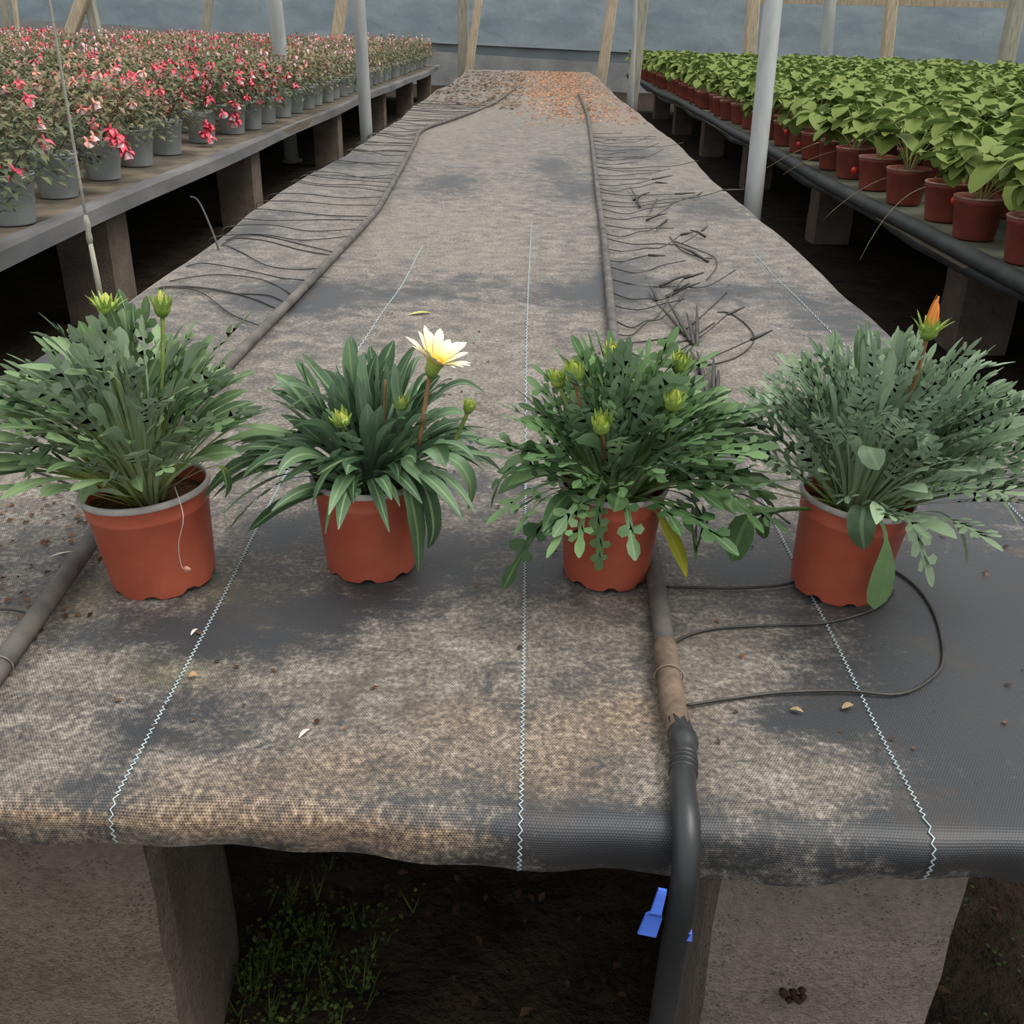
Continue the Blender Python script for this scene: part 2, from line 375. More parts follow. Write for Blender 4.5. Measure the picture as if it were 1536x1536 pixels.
# ------------------------------------------------------------------ centre bench
FY = 0.61                                     # front edge of the bench
def xl(y): return -0.905 + 0.018*math.sin(y*1.1+0.7) + 0.012*math.sin(y*2.9) - 0.03*smooth(2.2, 0.9, y)
def xr(y): return 0.785 + 0.014*math.sin(y*0.9+2) + 0.010*math.sin(y*2.3+1) + 0.05*smooth(2.2, 0.9, y)
YEND = 15.2
bench = thing('greenhouse_bench', 'long low bench covered with dusty woven ground cover, carrying four potted gazanias', 'bench', (0, FY, 0))
def loc_(p): return Vector(p) - Vector((0, FY, 0))
b = MB(); b.box((-0.86, 0.03, ZT-0.055), (0.755, YEND-FY-0.02, ZT-0.014))
b.build('deck_board', M['board'], bench, False)

DROP_S, RAD = 0.05, 0.014
def wrap(e):      # e = distance past the start of the rounded edge -> (outward, down)
    if e <= 0: return e, 0.0
    q = RAD*math.pi/2
    if e < q: a = e/RAD; return RAD*math.sin(a), RAD*(1-math.cos(a))
    return RAD, RAD + e - q
hem_drop = lambda x: 0.022 + 0.003*math.sin(x*11) + 0.002*math.sin(x*29+1) + 0.013*smooth(-0.45, 0.0, x)
def undul(x, y):
    return 0.0022*math.sin(x*8+y*2.1) + 0.0018*math.sin(x*17-y*6.3+1) + 0.0016*math.sin(y*13+x*5) + 0.0012*math.sin(x*31+2*math.sin(y*9))
def top_z(x, y): return ZT + undul(x, y)*smooth(FY, FY+0.12, y)

blobs = []   # (world x, world y, rx, ry, dust, tan, moss)
def blob(px, py, rx, ry, dust=0.0, tan=0.0, moss=0.0):
    p = PZ(px, py); blobs.append((p.x, p.y, rx, ry, dust, tan, moss))
for q in [(240,1085,.06,.05), (470,935,.06,.05), (235,950,.09,.03), (650,870,.05,.05), (1180,1075,.09,.035), (1430,1040,.16,.20), (1480,870,.16,.22), (1400,700,.1,.15),
          (1110,850,.06,.04), (880,1240,.10,.03), (1430,1230,.12,.04), (330,940,.04,.05), (150,1185,.03,.05), (600,820,.08,.07), (700,730,.10,.05), (420,800,.05,.05),
          (640,440,.15,.12), (450,450,.16,.18), (670,275,.13,.35), (860,285,.12,.3), (930,420,.10,.2), (860,440,.14,.12), (440,440,.1,.1), (500,240,.25,.5), (950,230,.2,.4), (830,250,.1,.4), (1100,440,.15,.1),
          (1330,560,.12,.18), (1250,470,.12,.2), (90,520,.12,.2), (60,560,.1,.12), (380,340,.08,.3), (1060,310,.12,.25), (700,420,.1,.08), (820,860,.04,.05), (1000,640,.1,.1), (540,910,.08,.03)]:
    blob(*q, dust=-1.0)
for q in [(60,1010,.07,.05), (690,900,.05,.05), (640,980,.1,.06), (900,940,.08,.05), (1080,970,.05,.06), (1060,1050,.05,.08), (500,1040,.12,.05), (80,1130,.1,.05), (700,600,.25,.3), (720,380,.12,.8), (600,340,.15,.5), (1180,960,.08,.03), (1120,1150,.10,.05), (1250,1190,.10,.04), (1110,1030,.05,.06), (60,700,.10,.15), (1100,560,.2,.3), (1050,240,.2,.7), (650,185,.25,1.2), (800,120,.7,3.0)]:
    blob(*q, dust=0.55)
for q in [(690,1085,.045,.03), (560,1140,.08,.02), (420,1170,.1,.02), (300,1215,.12,.02), (470,1235,.12,.02), (880,1090,.07,.04), (960,1060,.05,.03), (560,1250,.1,.02), (30,1225,.06,.02), (830,1160,.05,.04)]:
    blob(*q, dust=0.45, tan=0.6)
for q in [(120,905,.02,.04), (345,890,.04,.03), (260,1010,.05,.02), (170,850,.03,.05)]:
    blob(*q, moss=0.8)
for q in [(880,130,.3,2.6), (930,175,.35,.9), (820,150,.3,1.2)]:
    blob(*q, dust=0.5, tan=0.7)

b = MB()
tq = []                                           # stations along the bench, front hem first
k = 12
for i in range(k): tq.append(('hem', 1-i/k))
y = FY+RAD; step = 0.016
while y < YEND: tq.append(('top', y)); step = min(0.16, step*1.022); y += step
tq.append(('top', YEND))
NS = 110
dust = []; tanv = []; mossv = []
for kind, val in tq:
    yy = FY+RAD if kind == 'hem' else val
    L, Rr = xl(yy), xr(yy); mid = (L+Rr)/2; hw = (Rr-L)/2
    for i in range(NS+1):
        s = -1 + 2*i/NS
        inner = 0.93
        if abs(s) <= inner: e = (abs(s)/inner)*(hw-RAD); out, dn = e, 0.0; arc = e
        else:
            ee = (abs(s)-inner)/(1-inner)*(RAD*1.57+DROP_S*(0.8+0.3*math.sin(yy*3+i))); o_, dn = wrap(ee); out = hw-RAD+o_; arc = hw-RAD+ee
        sg = -1 if s < 0 else 1
        x = mid + sg*out; u = mid+sg*arc
        if kind == 'hem':
            e = val*(RAD*1.57+hem_drop(x)); o_, dz = wrap(e); yv = FY+RAD-o_; bulge = 0.007*math.sin(min(1, val)*math.pi*0.9)
            wr = 0.0035*math.sin(x*23+val*3)*val + 0.0025*math.sin(x*61)*val
            yv -= bulge + wr + 0.004*math.sin(x*5); z = ZT - dz; v = FY+RAD-e
        else:
            yv = val; z = top_z(x, val); v = val
            if val < FY+0.12: yv -= 0.004*math.sin(x*5)*(1-(val-FY)/0.12)
        b.vert(loc_((x, yv, z - dn)), (u, v))
        d = 0.56 + 0.16*smooth(1.1, 2.6, v); t_ = 0.0; ms = 0.0
        d -= 0.22*smooth(0.30, 0.55, x)*smooth(1.25, 0.85, v)
        if v < FY+0.035: d -= 0.35*smooth(FY+.035, FY+.005, v)*smooth(-.45,-.15,x)
        if v < FY+0.0 : t_ += 0.55*smooth(0.1, -0.2, x)*(0.5+0.5*math.sin(v*190+x*4)); d += 0.35*smooth(0.1,-0.2,x)*(0.4+0.8*math.sin(v*150+x*3))
        for (bx, by, rx, ry, dd, tt, mm) in blobs:
            w = ((x-bx)/rx)**2 + ((v-by)/ry)**2
            if w < 5: w = math.exp(-w); d += dd*w; t_ += tt*w; ms += mm*w
        dust.append(d); tanv.append(min(1, t_)); mossv.append(min(1, ms))
for j in range(len(tq)-1):
    for i in range(NS): a = j*(NS+1)+i; b.face(a, a+1, a+NS+2, a+NS+1)
me = b.mesh('fabric_cover', M['fabric'])
for nm, arr in (('dust', dust), ('tan', tanv), ('moss', mossv)):
    at = me.attributes.new(nm, 'FLOAT', 'POINT'); at.data.foreach_set('value', arr)
cover = link('fabric_cover', me, bench)
cover['label'] = 'dusty dark woven ground cover draped over the bench edge'

# stitched marker threads of the ground cover: zigzag over the cloth and down the hem
def thread(xf, y1, parent):
    b = MB(); pts = []; v = FY + RAD - (RAD*1.57+hem_drop(xf(FY))); i = 0
    while v < y1:
        x = xf(v) + (0.0016 if i % 2 else -0.0016)
        if v < FY+RAD:
            e = FY+RAD-v; o_, dz = wrap(e); val = e/(RAD*1.57+hem_drop(x))
            yv = FY+RAD-o_-0.007*math.sin(min(1,val)*math.pi*.9) - 0.0035*math.sin(x*23+val*3)*val - 0.0025*math.sin(x*61)*val - 0.004*math.sin(x*5); z = ZT-dz
            p = Vector((x, yv-0.0012, z+0.0008))
        else: p = Vector((x, v, top_z(x, v)+0.0012))
        pts.append(loc_(p)); st = 0.0034 if v < 1.3 else (0.012 if v < 3 else 0.05); v += st; i += 1
    b.tube(pts, [0.0007 if p.y+FY < 1.6 else 0.0009 for p in pts], 4)
    return b.build('stitching_thread', M['thread'], parent)
for xf, y1 in ((lambda v: -0.328+0.004*math.sin(v*3)+0.02*smooth(1.4,2.6,v), 2.9), (lambda v: 0.002+0.003*math.sin(v*2.2), 3.4), (lambda v: 0.329+0.003*math.sin(v*4), 1.35), (lambda v: 0.655-0.02*smooth(1.2, 2.7, v), 2.9)):
    thread(xf, y1, cover)

# concrete blocks that carry the bench
def rough_block(w, d, h, seed, nseg=8):
    r = random.Random(seed); b = MB(); idx = {}
    def vv(i, j, k):
        key = (i, j, k)
        if key not in idx:
            x, y, z = (i/nseg-0.5)*w, (j/nseg-0.5)*d, k/nseg*h
            e = sum(1 for a in (i, j) if a in (0, nseg)) + (1 if k == nseg else 0)
            s = 0.006 if e >= 2 else 0.0
            x -= math.copysign(s*r.uniform(.5,1.3), x); y -= math.copysign(s*r.uniform(.5,1.3), y)
            x += r.uniform(-.0008,.0008); y += r.uniform(-.0008,.0008)
            idx[key] = b.vert((x, y, z))
        return idx[key]
    n = nseg
    for a in range(n):
        for c in range(n):
            b.face(vv(a,0,c), vv(a+1,0,c), vv(a+1,0,c+1), vv(a,0,c+1)); b.face(vv(a+1,n,c), vv(a,n,c), vv(a,n,c+1), vv(a+1,n,c+1))
            b.face(vv(0,a+1,c), vv(0,a,c), vv(0,a,c+1), vv(0,a+1,c+1)); b.face(vv(n,a,c), vv(n,a+1,c), vv(n,a+1,c+1), vv(n,a,c+1))
            b.face(vv(a,c,n), vv(a+1,c,n), vv(a+1,c+1,n), vv(a,c+1,n)); b.face(vv(a,c+1,0), vv(a+1,c+1,0), vv(a+1,c,0), vv(a,c,0))
    return b
BH = ZT-0.056
bl = rough_block(0.24, 0.22, BH+0.01, 3).build('concrete_block', M['concrete_brown'], None, False)
bl.location = (-0.445, 0.755, -0.01); bl.rotation_euler = (0, math.radians(0), math.radians(3))
tag(bl, 'brownish concrete block propping the bench beside the low green weeds', 'concrete block', 'blocks carrying the centre bench')
br = rough_block(0.222, 0.22, BH+0.01, 4).build('concrete_block', M['concrete'], None, False)
br.location = (0.290, 0.755, -0.01); br.rotation_euler = (0, 0, math.radians(-1))
tag(br, 'pale grey concrete block propping the bench beside the hanging black pipe', 'concrete block', 'blocks carrying the centre bench')
blk = rough_block(0.2, 0.2, BH+0.01, 5, 4).mesh('concrete_block', M['concrete_brown'], False)
for y in (3.2, 5.7, 8.2, 10.7, 13.2):
    for x in (-0.6, 0.5):
        tag(link('concrete_block', blk, None, (x, y, -0.01)), 'concrete block in the dark under the fabric-covered centre bench', 'concrete block', 'blocks carrying the centre bench')
# a chip stuck on the pale block
b = MB(); r = random.Random(5)
for a in range(10):
    p = PY(1190+r.uniform(-16,16), 1494+r.uniform(-9,9), 0.6425); k = 0.004
    b.lathe([(0.0005, 0.005), (k, 0.002), (0.0005, -0.004)], 6, p - Vector((0,0,0)))
tag(b.build('mud_splash', simple('mud', (40,30,24), (66,50,40), 40, .95, .1)), 'dark mud splash on the pale concrete block', 'mud')

# ------------------------------------------------------------------ gazanias
def frame(t, nref):
    if isinstance(nref, tuple):                 # (outward direction, twist): the upper side turns with the bend of the leaf
        o, tw = nref; n = UP*t.dot(o) - o*t.z
        if n.length < 1e-4: n = UP.copy()
        return Matrix.Rotation(tw, 3, t) @ n.normalized()
    return nref
def sweep(b, path, widths, nref, fold=0.25, ruffle=0.0, seed=0, ts=None):
    n = len(path); r = random.Random(seed); prev = None
    for i, p in enumerate(path):
        t = (path[min(i+1, n-1)] - path[max(i-1, 0)]).normalized()
        side = t.cross(frame(t, nref))
        if side.length < 1e-4: side = t.orthogonal()
        side.normalize(); nn = side.cross(t); w = widths[i]; v = ts[i] if ts else i/(n-1)
        f1 = fold + r.uniform(-ruffle, ruffle); f2 = fold + r.uniform(-ruffle, ruffle)
        ids = (b.vert(p - side*w + nn*w*f1, (0.0, v)), b.vert(p, (0.5, v)), b.vert(p + side*w + nn*w*f2, (1.0, v)))
        if prev: b.face(prev[0], prev[1], ids[1], ids[0]); b.face(prev[1], prev[2], ids[2], ids[1])
        prev = ids
def lobed(b, path, w_r, nref, pairs, ll, lw, v0, r, fold=0.2, term=1.5, ts=None):
    n = len(path)-1; ts = ts or [i/n for i in range(n+1)]
    wid = [w_r*(1.0 if ts[i] < v0 else 1.15) for i in range(n+1)]; wid[-1] = w_r*0.5
    sweep(b, path, wid, nref, 0.15, ts=ts)
    def at(t):
        i = max(k for k in range(n) if ts[k] <= t); return path[i].lerp(path[i+1], (t-ts[i])/(ts[i+1]-ts[i])), (path[i+1]-path[i]).normalized()
    for k in range(pairs):
        t = lerp(v0, 0.93, k/(pairs-0.5)); size = (0.55+0.6*math.sin(math.pi*(0.25+0.6*k/pairs)))
        for sg in (-1, 1):
            c, tg = at(min(0.98, t + r.uniform(-.02,.02))); side = tg.cross(frame(tg, nref))
            if side.length < 1e-4: continue
            side.normalize(); nn = side.cross(tg)
            a = math.radians(r.uniform(32, 55)); d = side*sg*math.cos(a) + tg*math.sin(a) + nn*(fold+r.uniform(-.25,.25)); d.normalize()
            pr = d.cross(nn).normalized()*sg; l = ll*size*r.uniform(.8,1.15); w = lw*size*r.uniform(.85,1.2)
            uo = 0.5+sg*0.12; u1 = 0.5+sg*0.35; u2 = 0.5+sg*0.5
            P = [(c-tg*w*.35,uo), (c+tg*w*.35,uo), (c+d*l*.55-pr*w*.5,u1), (c+d*l*.55+pr*w*.5,u1), (c+d*l*.92-pr*w*.3-nn*l*.08,u2), (c+d*l*.92+pr*w*.3-nn*l*.08,u2)]
            # keep the upper side of the lobe on the upper side of the leaf
            I = [b.vert(p, (u, max(t, .5))) for p, u in P]
            if (P[2][0]-P[0][0]).cross(P[1][0]-P[0][0]).dot(nn) > 0:
                b.face(I[0], I[2], I[3], I[1]) if (P[2][0]-P[0][0]).cross(P[3][0]-P[0][0]).dot(nn) > 0 else b.face(I[1], I[3], I[2], I[0])
            else:
                b.face(I[1], I[3], I[2], I[0]) if (P[3][0]-P[1][0]).cross(P[2][0]-P[1][0]).dot(nn) > 0 else b.face(I[0], I[2], I[3], I[1])
            q = (P[4][0]-P[2][0]).cross(P[5][0]-P[2][0]).dot(nn)
            b.face(I[2], I[4], I[5], I[3]) if q > 0 else b.face(I[3], I[5], I[4], I[2])
    # terminal lobe
    c, tg = at(0.92); l = ll*term; e = [c + tg*l*t for t in (0, .35, .7, 1.0)]
    sweep(b, e, [w_r, lw*.55, lw*.5, lw*.12], nref, 0.2, ts=[.9,.93,.96,1.0])
def blade_w(n, w, v0, shape=1.0, pet=0.0021, peak=0.68, ts=None):
    out = []
    for i in range(n+1):
        t = ts[i] if ts else i/n
        if t <= v0: out.append(pet)
        else:
            q = (t-v0)/(1-v0); pk = peak
            s = math.sin(math.pi*0.5*min(1, q/pk))**1.3 if q < pk else math.cos(math.pi*0.5*((q-pk)/(1-pk)))**0.75
            out.append(max(0.0006, pet*(1-q)+w*s))
    return out

def make_pot(parent, R_, H, mat, rim_mat, n=48, notch=True, seed=0):
    b = MB(); k = R_/0.07; rb = 0.80*R_
    zf = (lambda j, a: (0.0045*(1 if (a % 6) in (0, 1) else 0)) if j == 0 else 0.0) if notch else None
    b.lathe([(rb, 0.0), (rb+0.0012, 0.008), (R_*0.925, H*0.80), (R_*0.945, H*0.815), (R_*0.935, H*0.83), (R_*0.985, H*0.985), (R_, H*0.992)], n, (0,0,0), zf)
    b.lathe([(R_*0.93, H*0.985), (R_*0.90, H*0.80), (R_*0.86, H*0.5)], n)
    rg = b.lathe([(rb, 0.007), (rb*0.3, 0.007)], n); b.face(*rg[-1][::-1])
    # faces of the inner wall look inwards
    p = b.build('pot', mat, parent)
    b = MB(); rr = 0.0028*k
    b.lathe([(R_*0.93, H*0.985), (R_*0.935, H*0.985+rr), (R_*0.965, H*0.985+rr*1.9), (R_*0.995, H*0.985+rr*1.4), (R_*1.012, H*0.985), (R_*1.0, H*0.97)], n)
    b.build('rim', rim_mat, parent)
    b = MB(); r = random.Random(seed); rings = []
    c0 = b.vert((0, 0, H*0.86))
    for j in range(1, 6):
        rings.append([b.vert((R_*0.905*j/5*math.cos(2*math.pi*a/24), R_*0.905*j/5*math.sin(2*math.pi*a/24), H*0.84 + r.uniform(-.003,.003))) for a in range(24)])
    for a in range(24): b.face(c0, rings[0][a], rings[0][(a+1)%24])
    for j in range(4):
        for a in range(24): b.face(rings[j][a], rings[j+1][a], rings[j+1][(a+1)%24], rings[j][(a+1)%24])
    b.build('soil', M['pot_soil'], parent)
    return p

class Gaz:
    def __init__(s, label, px, py, R_, H, tilt, seed):
        p = PZ(px, py); s.p = Vector((p.x, p.y, top_z(p.x, p.y)+0.001)); s.R = R_; s.H = H
        s.t = thing('potted_gazania', label, 'potted plant', s.p, (0, math.radians(tilt), 0), 'potted gazanias on the bench')
        s.M = Matrix.Translation(s.p) @ Matrix.Rotation(math.radians(tilt), 4, 'Y'); s.I = s.M.inverted()
        s.r = random.Random(seed); s.crown = Vector((0, 0, H*0.85))
        make_pot(s.t, R_, H, M['terracotta'], M['rim'], seed=seed)
    def at(s, px, py, dy=0.0): return s.I @ PY(px, py, s.p.y+dy)       # a pixel on the upright plane dy in front of / behind the pot's axis
    def leaf(s, path, mat, kind, w, v0, pairs=4, fold=0.25, ll=0.018, lw=0.010, seg=9, peak=0.68, ruffle=0.05, label=None, name='leaf', twist=0.35, term=1.5, ts=None):
        b = MB(); r = s.r
        out = path[-1]-path[0]; out.z = 0
        out = out.normalized() if out.length > 1e-4 else Vector((1,0,0))
        nref = (out, r.uniform(-1,1)*twist)
        if kind == 'lobed': lobed(b, path, w*0.28, nref, pairs, ll, lw, v0, r, fold, term, ts)
        else: sweep(b, path, blade_w(len(path)-1, w, v0, peak=peak, ts=ts), nref, fold, ruffle, r.random(), ts)
        o = b.build(name, mat, s.t)
        if label: o['label'] = label
        return o
    def dome(s, n, rx, z_edge, z_top, mat, kindf, wr=(0.008, 0.012), blade=(0.05, 0.07), lift=0.2, shift=(0,0), seg=9, depth=0.35, pairs=3, ll=0.016, lw=0.011, peak=0.62, power=2.4, twist=0.7, rho0=0.0, droop=0.0, term=1.6, arch=0.0):
        r = s.r
        for i in range(n):
            az = 2*math.pi*((i*0.618034) % 1.0) + r.uniform(-.3,.3)
            rho = lerp(rho0, 1.0, math.sqrt(r.random())); k = 1 - depth*r.random()**1.5
            zt = lerp(z_top, z_edge, rho**power)*k
            tip = Vector((rx*rho*math.cos(az)*r.uniform(.9,1.08) + shift[0], rx*rho*math.sin(az)*r.uniform(.9,1.08) + shift[1], s.H*0.85 + zt))
            base = s.crown + Vector((math.cos(az), math.sin(az), 0))*r.uniform(.003,.024)*(0.4+0.6*rho)
            L = (tip-base).length
            mid = base.lerp(tip, 0.55) + UP*lift*L*(0.25+0.75*rho)*r.uniform(.6,1.3) + Vector((r.uniform(-.016,.016), r.uniform(-.016,.016), 0))
            if arch: mid = mid.lerp(Vector((lerp(base.x, tip.x, .3), lerp(base.y, tip.y, .3), lerp(base.z, tip.z, .95))) + Vector((r.uniform(-.02,.02), r.uniform(-.02,.02), 0)), arch*r.uniform(.3,1.3))
            tip = tip - UP*droop*L*rho*r.uniform(.3,1.0)
            bl = r.uniform(*blade); v0 = max(0.12, 1 - bl/L)
            ts = [(q/seg)**0.62 for q in range(seg+1)]
            s.leaf([base*(1-q)**2 + mid*2*q*(1-q) + tip*q*q for q in ts], mat, kindf(r), r.uniform(*wr), v0, pairs, r.uniform(.05,.35), ll*r.uniform(.8,1.2), lw*r.uniform(.8,1.2), seg, peak, 0.08, twist=twist, term=term, ts=ts)
    def hand(s, pts, mat, kind='blade', w=0.012, v0=0.3, label=None, **kw):
        P = [s.crown + (s.at(*pts[0])-s.crown)*0.0] + [s.at(*p) for p in pts]
        return s.leaf(catmull(P, 4), mat, kind, w, v0, label=label, **kw)
    def bud(s, px, py, bx, by, dy=0.0, h=0.026, rad=0.008, stem=STEMG, tip=None, spread=0.5, label=None):
        top = s.at(px, py, dy); bot = s.at(bx, by, dy*0.5)
        ax = (top-bot).normalized(); ax = (ax*0.6+UP*0.4).normalized()
        Q = UP.rotation_difference(ax).to_matrix()
        b = MB(); k = h/0.026
        b.lathe([(0.0012, 0), (rad*.55, 0.001*k), (rad*.95, 0.006*k), (rad, 0.011*k), (rad*.8, 0.015*k), (rad*.3, 0.017*k)], 14, close=True)
        base = top - ax*h*0.35
        b.v = [tuple(base + Q @ Vector(v)) for v in b.v]
        o = b.build('bud', BUD, s.t)
        if label: o['label'] = label
        c = MB(); r = s.r
        for a in range(20):
            an = 2*math.pi*a/20 + r.uniform(-.1,.1); rd = Vector((math.cos(an), math.sin(an), 0)); ln = h*r.uniform(.55,.85)*(1 if a % 2 else 0.75)
            p0 = rd*rad*.8 + UP*.006*k; p1 = rd*(rad*1.15) + UP*(.006*k+ln*.5); p2 = rd*(rad*(1.0+spread*(r.uniform(.4,1.6)))) + UP*(.006*k+ln)
            sweep(c, [base + Q @ q for q in bez(p0, p1, p2, 4)], [rad*.22, rad*.24, rad*.2, rad*.13, .0003], Q @ (-rd), .2)
        c.build('bracts', BUD, o)
        c = MB()
        for a in range(9):
            an = 2*math.pi*a/9; rd = Vector((math.cos(an), math.sin(an), 0)); ln = h*(r.uniform(1.25,1.7) if tip else r.uniform(.62,.88))
            sweep(c, [base + Q @ q for q in bez(rd*rad*.55+UP*.010*k, rd*rad*.62+UP*(.010*k+ln*.4), rd*rad*.22+UP*(.004*k+ln), 4)], [rad*.28, rad*.34, rad*.3, rad*.22, .0008], Q @ rd, .25)
        c.build('closed_petals', tip or BUDTIP, o)
        c = MB(); c.tube(bez(bot, bot.lerp(base, .5)+Vector((0.003,0,0)), base+ax*.002, 8), [.0022]*8+[.0026], 7); c.build('flower_stem', stem, o)
        return o

# --- broad-leaved plant
A = Gaz('potted gazania with a tall dome of broad green leaves and two closed yellow-green buds', 248, 863, 0.0695, 0.113, -4, 11)
kf = lambda r: 'lobed' if r.random() < 0.42 else 'blade'
A.dome(190, 0.155, 0.095, 0.212, GZ1, kf, (0.0055, 0.0088), (0.05, 0.075), 0.16, (-0.012, 0), twist=1.0, depth=.28, lw=.0085, ll=.014, arch=.75)
A.dome(64, 0.12, 0.10, 0.17, GZ1, kf, (0.0055, 0.0085), (0.045, 0.065), 0.14, (-0.010, 0), twist=1.1, lw=.0085, arch=.75)
A.dome(24, 0.168, 0.07, 0.12, GZ1, lambda r: 'blade', (0.006, 0.009), (0.06, 0.08), 0.25, (-0.016, 0), rho0=.75, depth=.15)
A.hand([(190,745,-.06), (150,738,-.085), (118,748,-.085)], GZ1, 'blade', .013, .35, label='broad leaf lying over the pot rim')
A.hand([(318,700,-.02), (338,720,-.03), (337,748,-.035)], GZ1, 'blade', .011, .3)
A.hand([(160,665,-.05), (95,660,-.07), (60,690,-.08)], GZ1, 'lobed', .014, .45, pairs=3, ll=.02, lw=.012)
A.hand([(130,640,-.04), (70,628,-.06), (5,622,-.07)], GZ1, 'blade', .008, .45)
A.hand([(330,655,.0), (375,640,0), (440,650,0)], GZ1, 'blade', .005, .45)
A.hand([(190,560,-.03), (150,500,-.03), (128,475,-.03)], GZ1, 'blade', .009, .6)
A.hand([(300,560,0), (340,510,0), (358,490,0)], GZ1, 'lobed', .012, .5, pairs=4)
A.hand([(180,575,-.05), (110,560,-.06), (25,548,-.06)], GZ1, 'blade', .008, .45)
A.bud(160, 462, 175, 600, 0.02, 0.024, 0.0095, STEMG, label='open-tipped yellow-green bud', spread=1.0)
A.bud(243, 462, 240, 600, 0.02, 0.028, 0.0085, STEMG, label='pointed yellow-green bud')
b = MB(); b.tube(catmull([A.at(262,730,-.045), A.at(275,775,-.078), A.at(268,815,-.0735), A.at(272,848,-.0665), A.at(280,855,-.066)], 5), 0.00045, 5)
b.build('pale_root', M['chip'], A.t)
b = MB(); c0 = A.at(281,854,-.0665)
b.lathe([(.0004,.0008),(.0028,.0004),(.0042,-.0006),(.003,-.0016),(.0004,-.002)], 9, (0,0,0), lambda j, k: .0009*math.sin(k*2.3+j))
b.v = [tuple(c0 + Vector((v[0], v[2], v[1]))) for v in b.v]; b.build('dried_petal', M['dpetal'], A.t)

# --- strap-leaved plant with the open flower
Bz = Gaz('potted gazania with long strap leaves and one open cream flower', 558, 845, 0.0635, 0.112, 0, 22)
kb = lambda r: 'blade' if r.random() < 0.85 else 'lobed'
Bz.dome(72, 0.150, 0.075, 0.178, GZ2, kb, (0.006, 0.0095), (0.08, 0.13), 0.36, (0, 0), peak=.52, twist=.7, depth=.4, droop=.12)
Bz.dome(70, 0.105, 0.07, 0.15, GZ2, kb, (0.0055, 0.009), (0.06, 0.10), 0.28, (0, 0), peak=.52, twist=.9, depth=.5)
Bz.dome(46, 0.165, 0.03, 0.09, GZ2, kb, (0.005, 0.008), (0.07, 0.11), 0.42, (-0.005, -0.01), peak=.52, rho0=.6, depth=.4, droop=.15)
Bz.hand([(600,690,-.04), (616,745,-.075), (626,800,-.078), (628,858,-.072)], GZ2, 'blade', .0125, .12, fold=.12, peak=.6, label='long striped leaf hanging down the pot')
Bz.hand([(610,690,-.03), (640,740,-.06), (650,790,-.065), (643,822,-.064)], GZ2, 'blade', .009, .15, peak=.55)
Bz.hand([(600,690,-.05), (630,710,-.07), (655,742,-.08)], GZ2, 'blade', .015, .1, fold=.1, peak=.5)
Bz.hand([(545,690,-.04), (515,690,-.08), (475,712,-.1)], GZ2, 'blade', .013, .3, fold=.1, peak=.55, label='broad leaf arching toward the front of the pot')
Bz.hand([(500,735,-.04), (430,755,-.06), (372,797,-.07)], GZ2, 'blade', .0085, .25, peak=.6, label='long leaf drooping past the pot onto the bench')
Bz.hand([(640,690,-.02), (680,690,-.03), (705,725,-.035), (702,765,-.035)], GZ2, 'blade', .010, .2, peak=.6)
Bz.hand([(640,680,0), (700,680,0), (775,690,0)], GZ2, 'blade', .0075, .2, peak=.55)
Bz.hand([(625,690,-.04), (650,670,-.06), (668,700,-.075)], GZ2, 'blade', .015, .15, fold=.1, peak=.5)
Bz.hand([(545,640,.0), (500,590,0), (452,530,0)], GZ2, 'blade', .010, .35, peak=.65)
Bz.hand([(560,640,.0), (548,570,.0), (545,528,0)], GZ2, 'blade', .012, .2, peak=.6)
Bz.hand([(600,640,-.03), (598,580,-.03), (592,545,-.03)], GZ2, 'blade', .010, .2, peak=.6)
Bz.hand([(640,610,.03), (690,575,.03), (728,590,.03)], GZ2, 'blade', .007, .2, peak=.6)
Bz.hand([(520,610,-.03), (470,595,-.04), (435,610,-.05)], GZ2, 'blade', .011, .25, fold=.1, peak=.55)
Bz.hand([(530,640,0), (450,580,0), (390,590,0)], GZ2, 'blade', .007, .25, peak=.55)
Bz.bud(512, 632, 530, 690, -0.05, 0.018, 0.009, STEMG, spread=.3); Bz.bud(600, 607, 590, 680, -0.03, 0.016, 0.007, STEMG, spread=.3); Bz.bud(703, 612, 670, 680, -0.01, 0.018, 0.006, STEMG)
# the open flower
fb = Bz.at(652, 545, -0.03); ax = Vector((0.40, 0.0, 1)).normalized(); Q = UP.rotation_difference(ax).to_matrix()
b = MB(); b.lathe([(.002, -.016), (.0055, -.014), (.0075, -.008), (.008, -.003), (.010, .001), (.006, .003), (.001, .004)], 18, close=True)
b.v = [tuple(fb + Q @ Vector(v)) for v in b.v]; fl = b.build('flower', BUD, Bz.t); fl['label'] = 'open cream flower with yellow centre'
r = random.Random(4)
for a in range(18):
    an = 2*math.pi*a/18 + r.uniform(-.06,.06); rd = Vector((math.cos(an), math.sin(an), 0)); ln = r.uniform(.030,.037); el = r.uniform(.40,.62)
    if rd.y > .2: el += .25
    p = [fb + Q @ q for q in bez(rd*.007+UP*.001, rd*(.007+ln*.45)+UP*(ln*el*.7), rd*(.007+ln*math.cos(el))+UP*(ln*math.sin(el)*1.05), 6)]
    b = MB(); sweep(b, p, [.0016, .0032, .0045, .0052, .005, .0036, .0006], Q @ (UP-rd*.4), .18); b.build('petal', M['petal'], fl)
b = MB(); b.lathe([(.0085, .001), (.008, .005), (.004, .0075), (.0005, .008)], 16); b.v = [tuple(fb + Q @ Vector(v)) for v in b.v]; b.build('disc', M['disc'], fl)
b = MB(); b.tube(bez(Bz.at(628,668,-.045), Bz.at(637,610,-.04), fb - ax*.014, 8), .0024, 8); b.build('flower_stem', STEMR, fl)
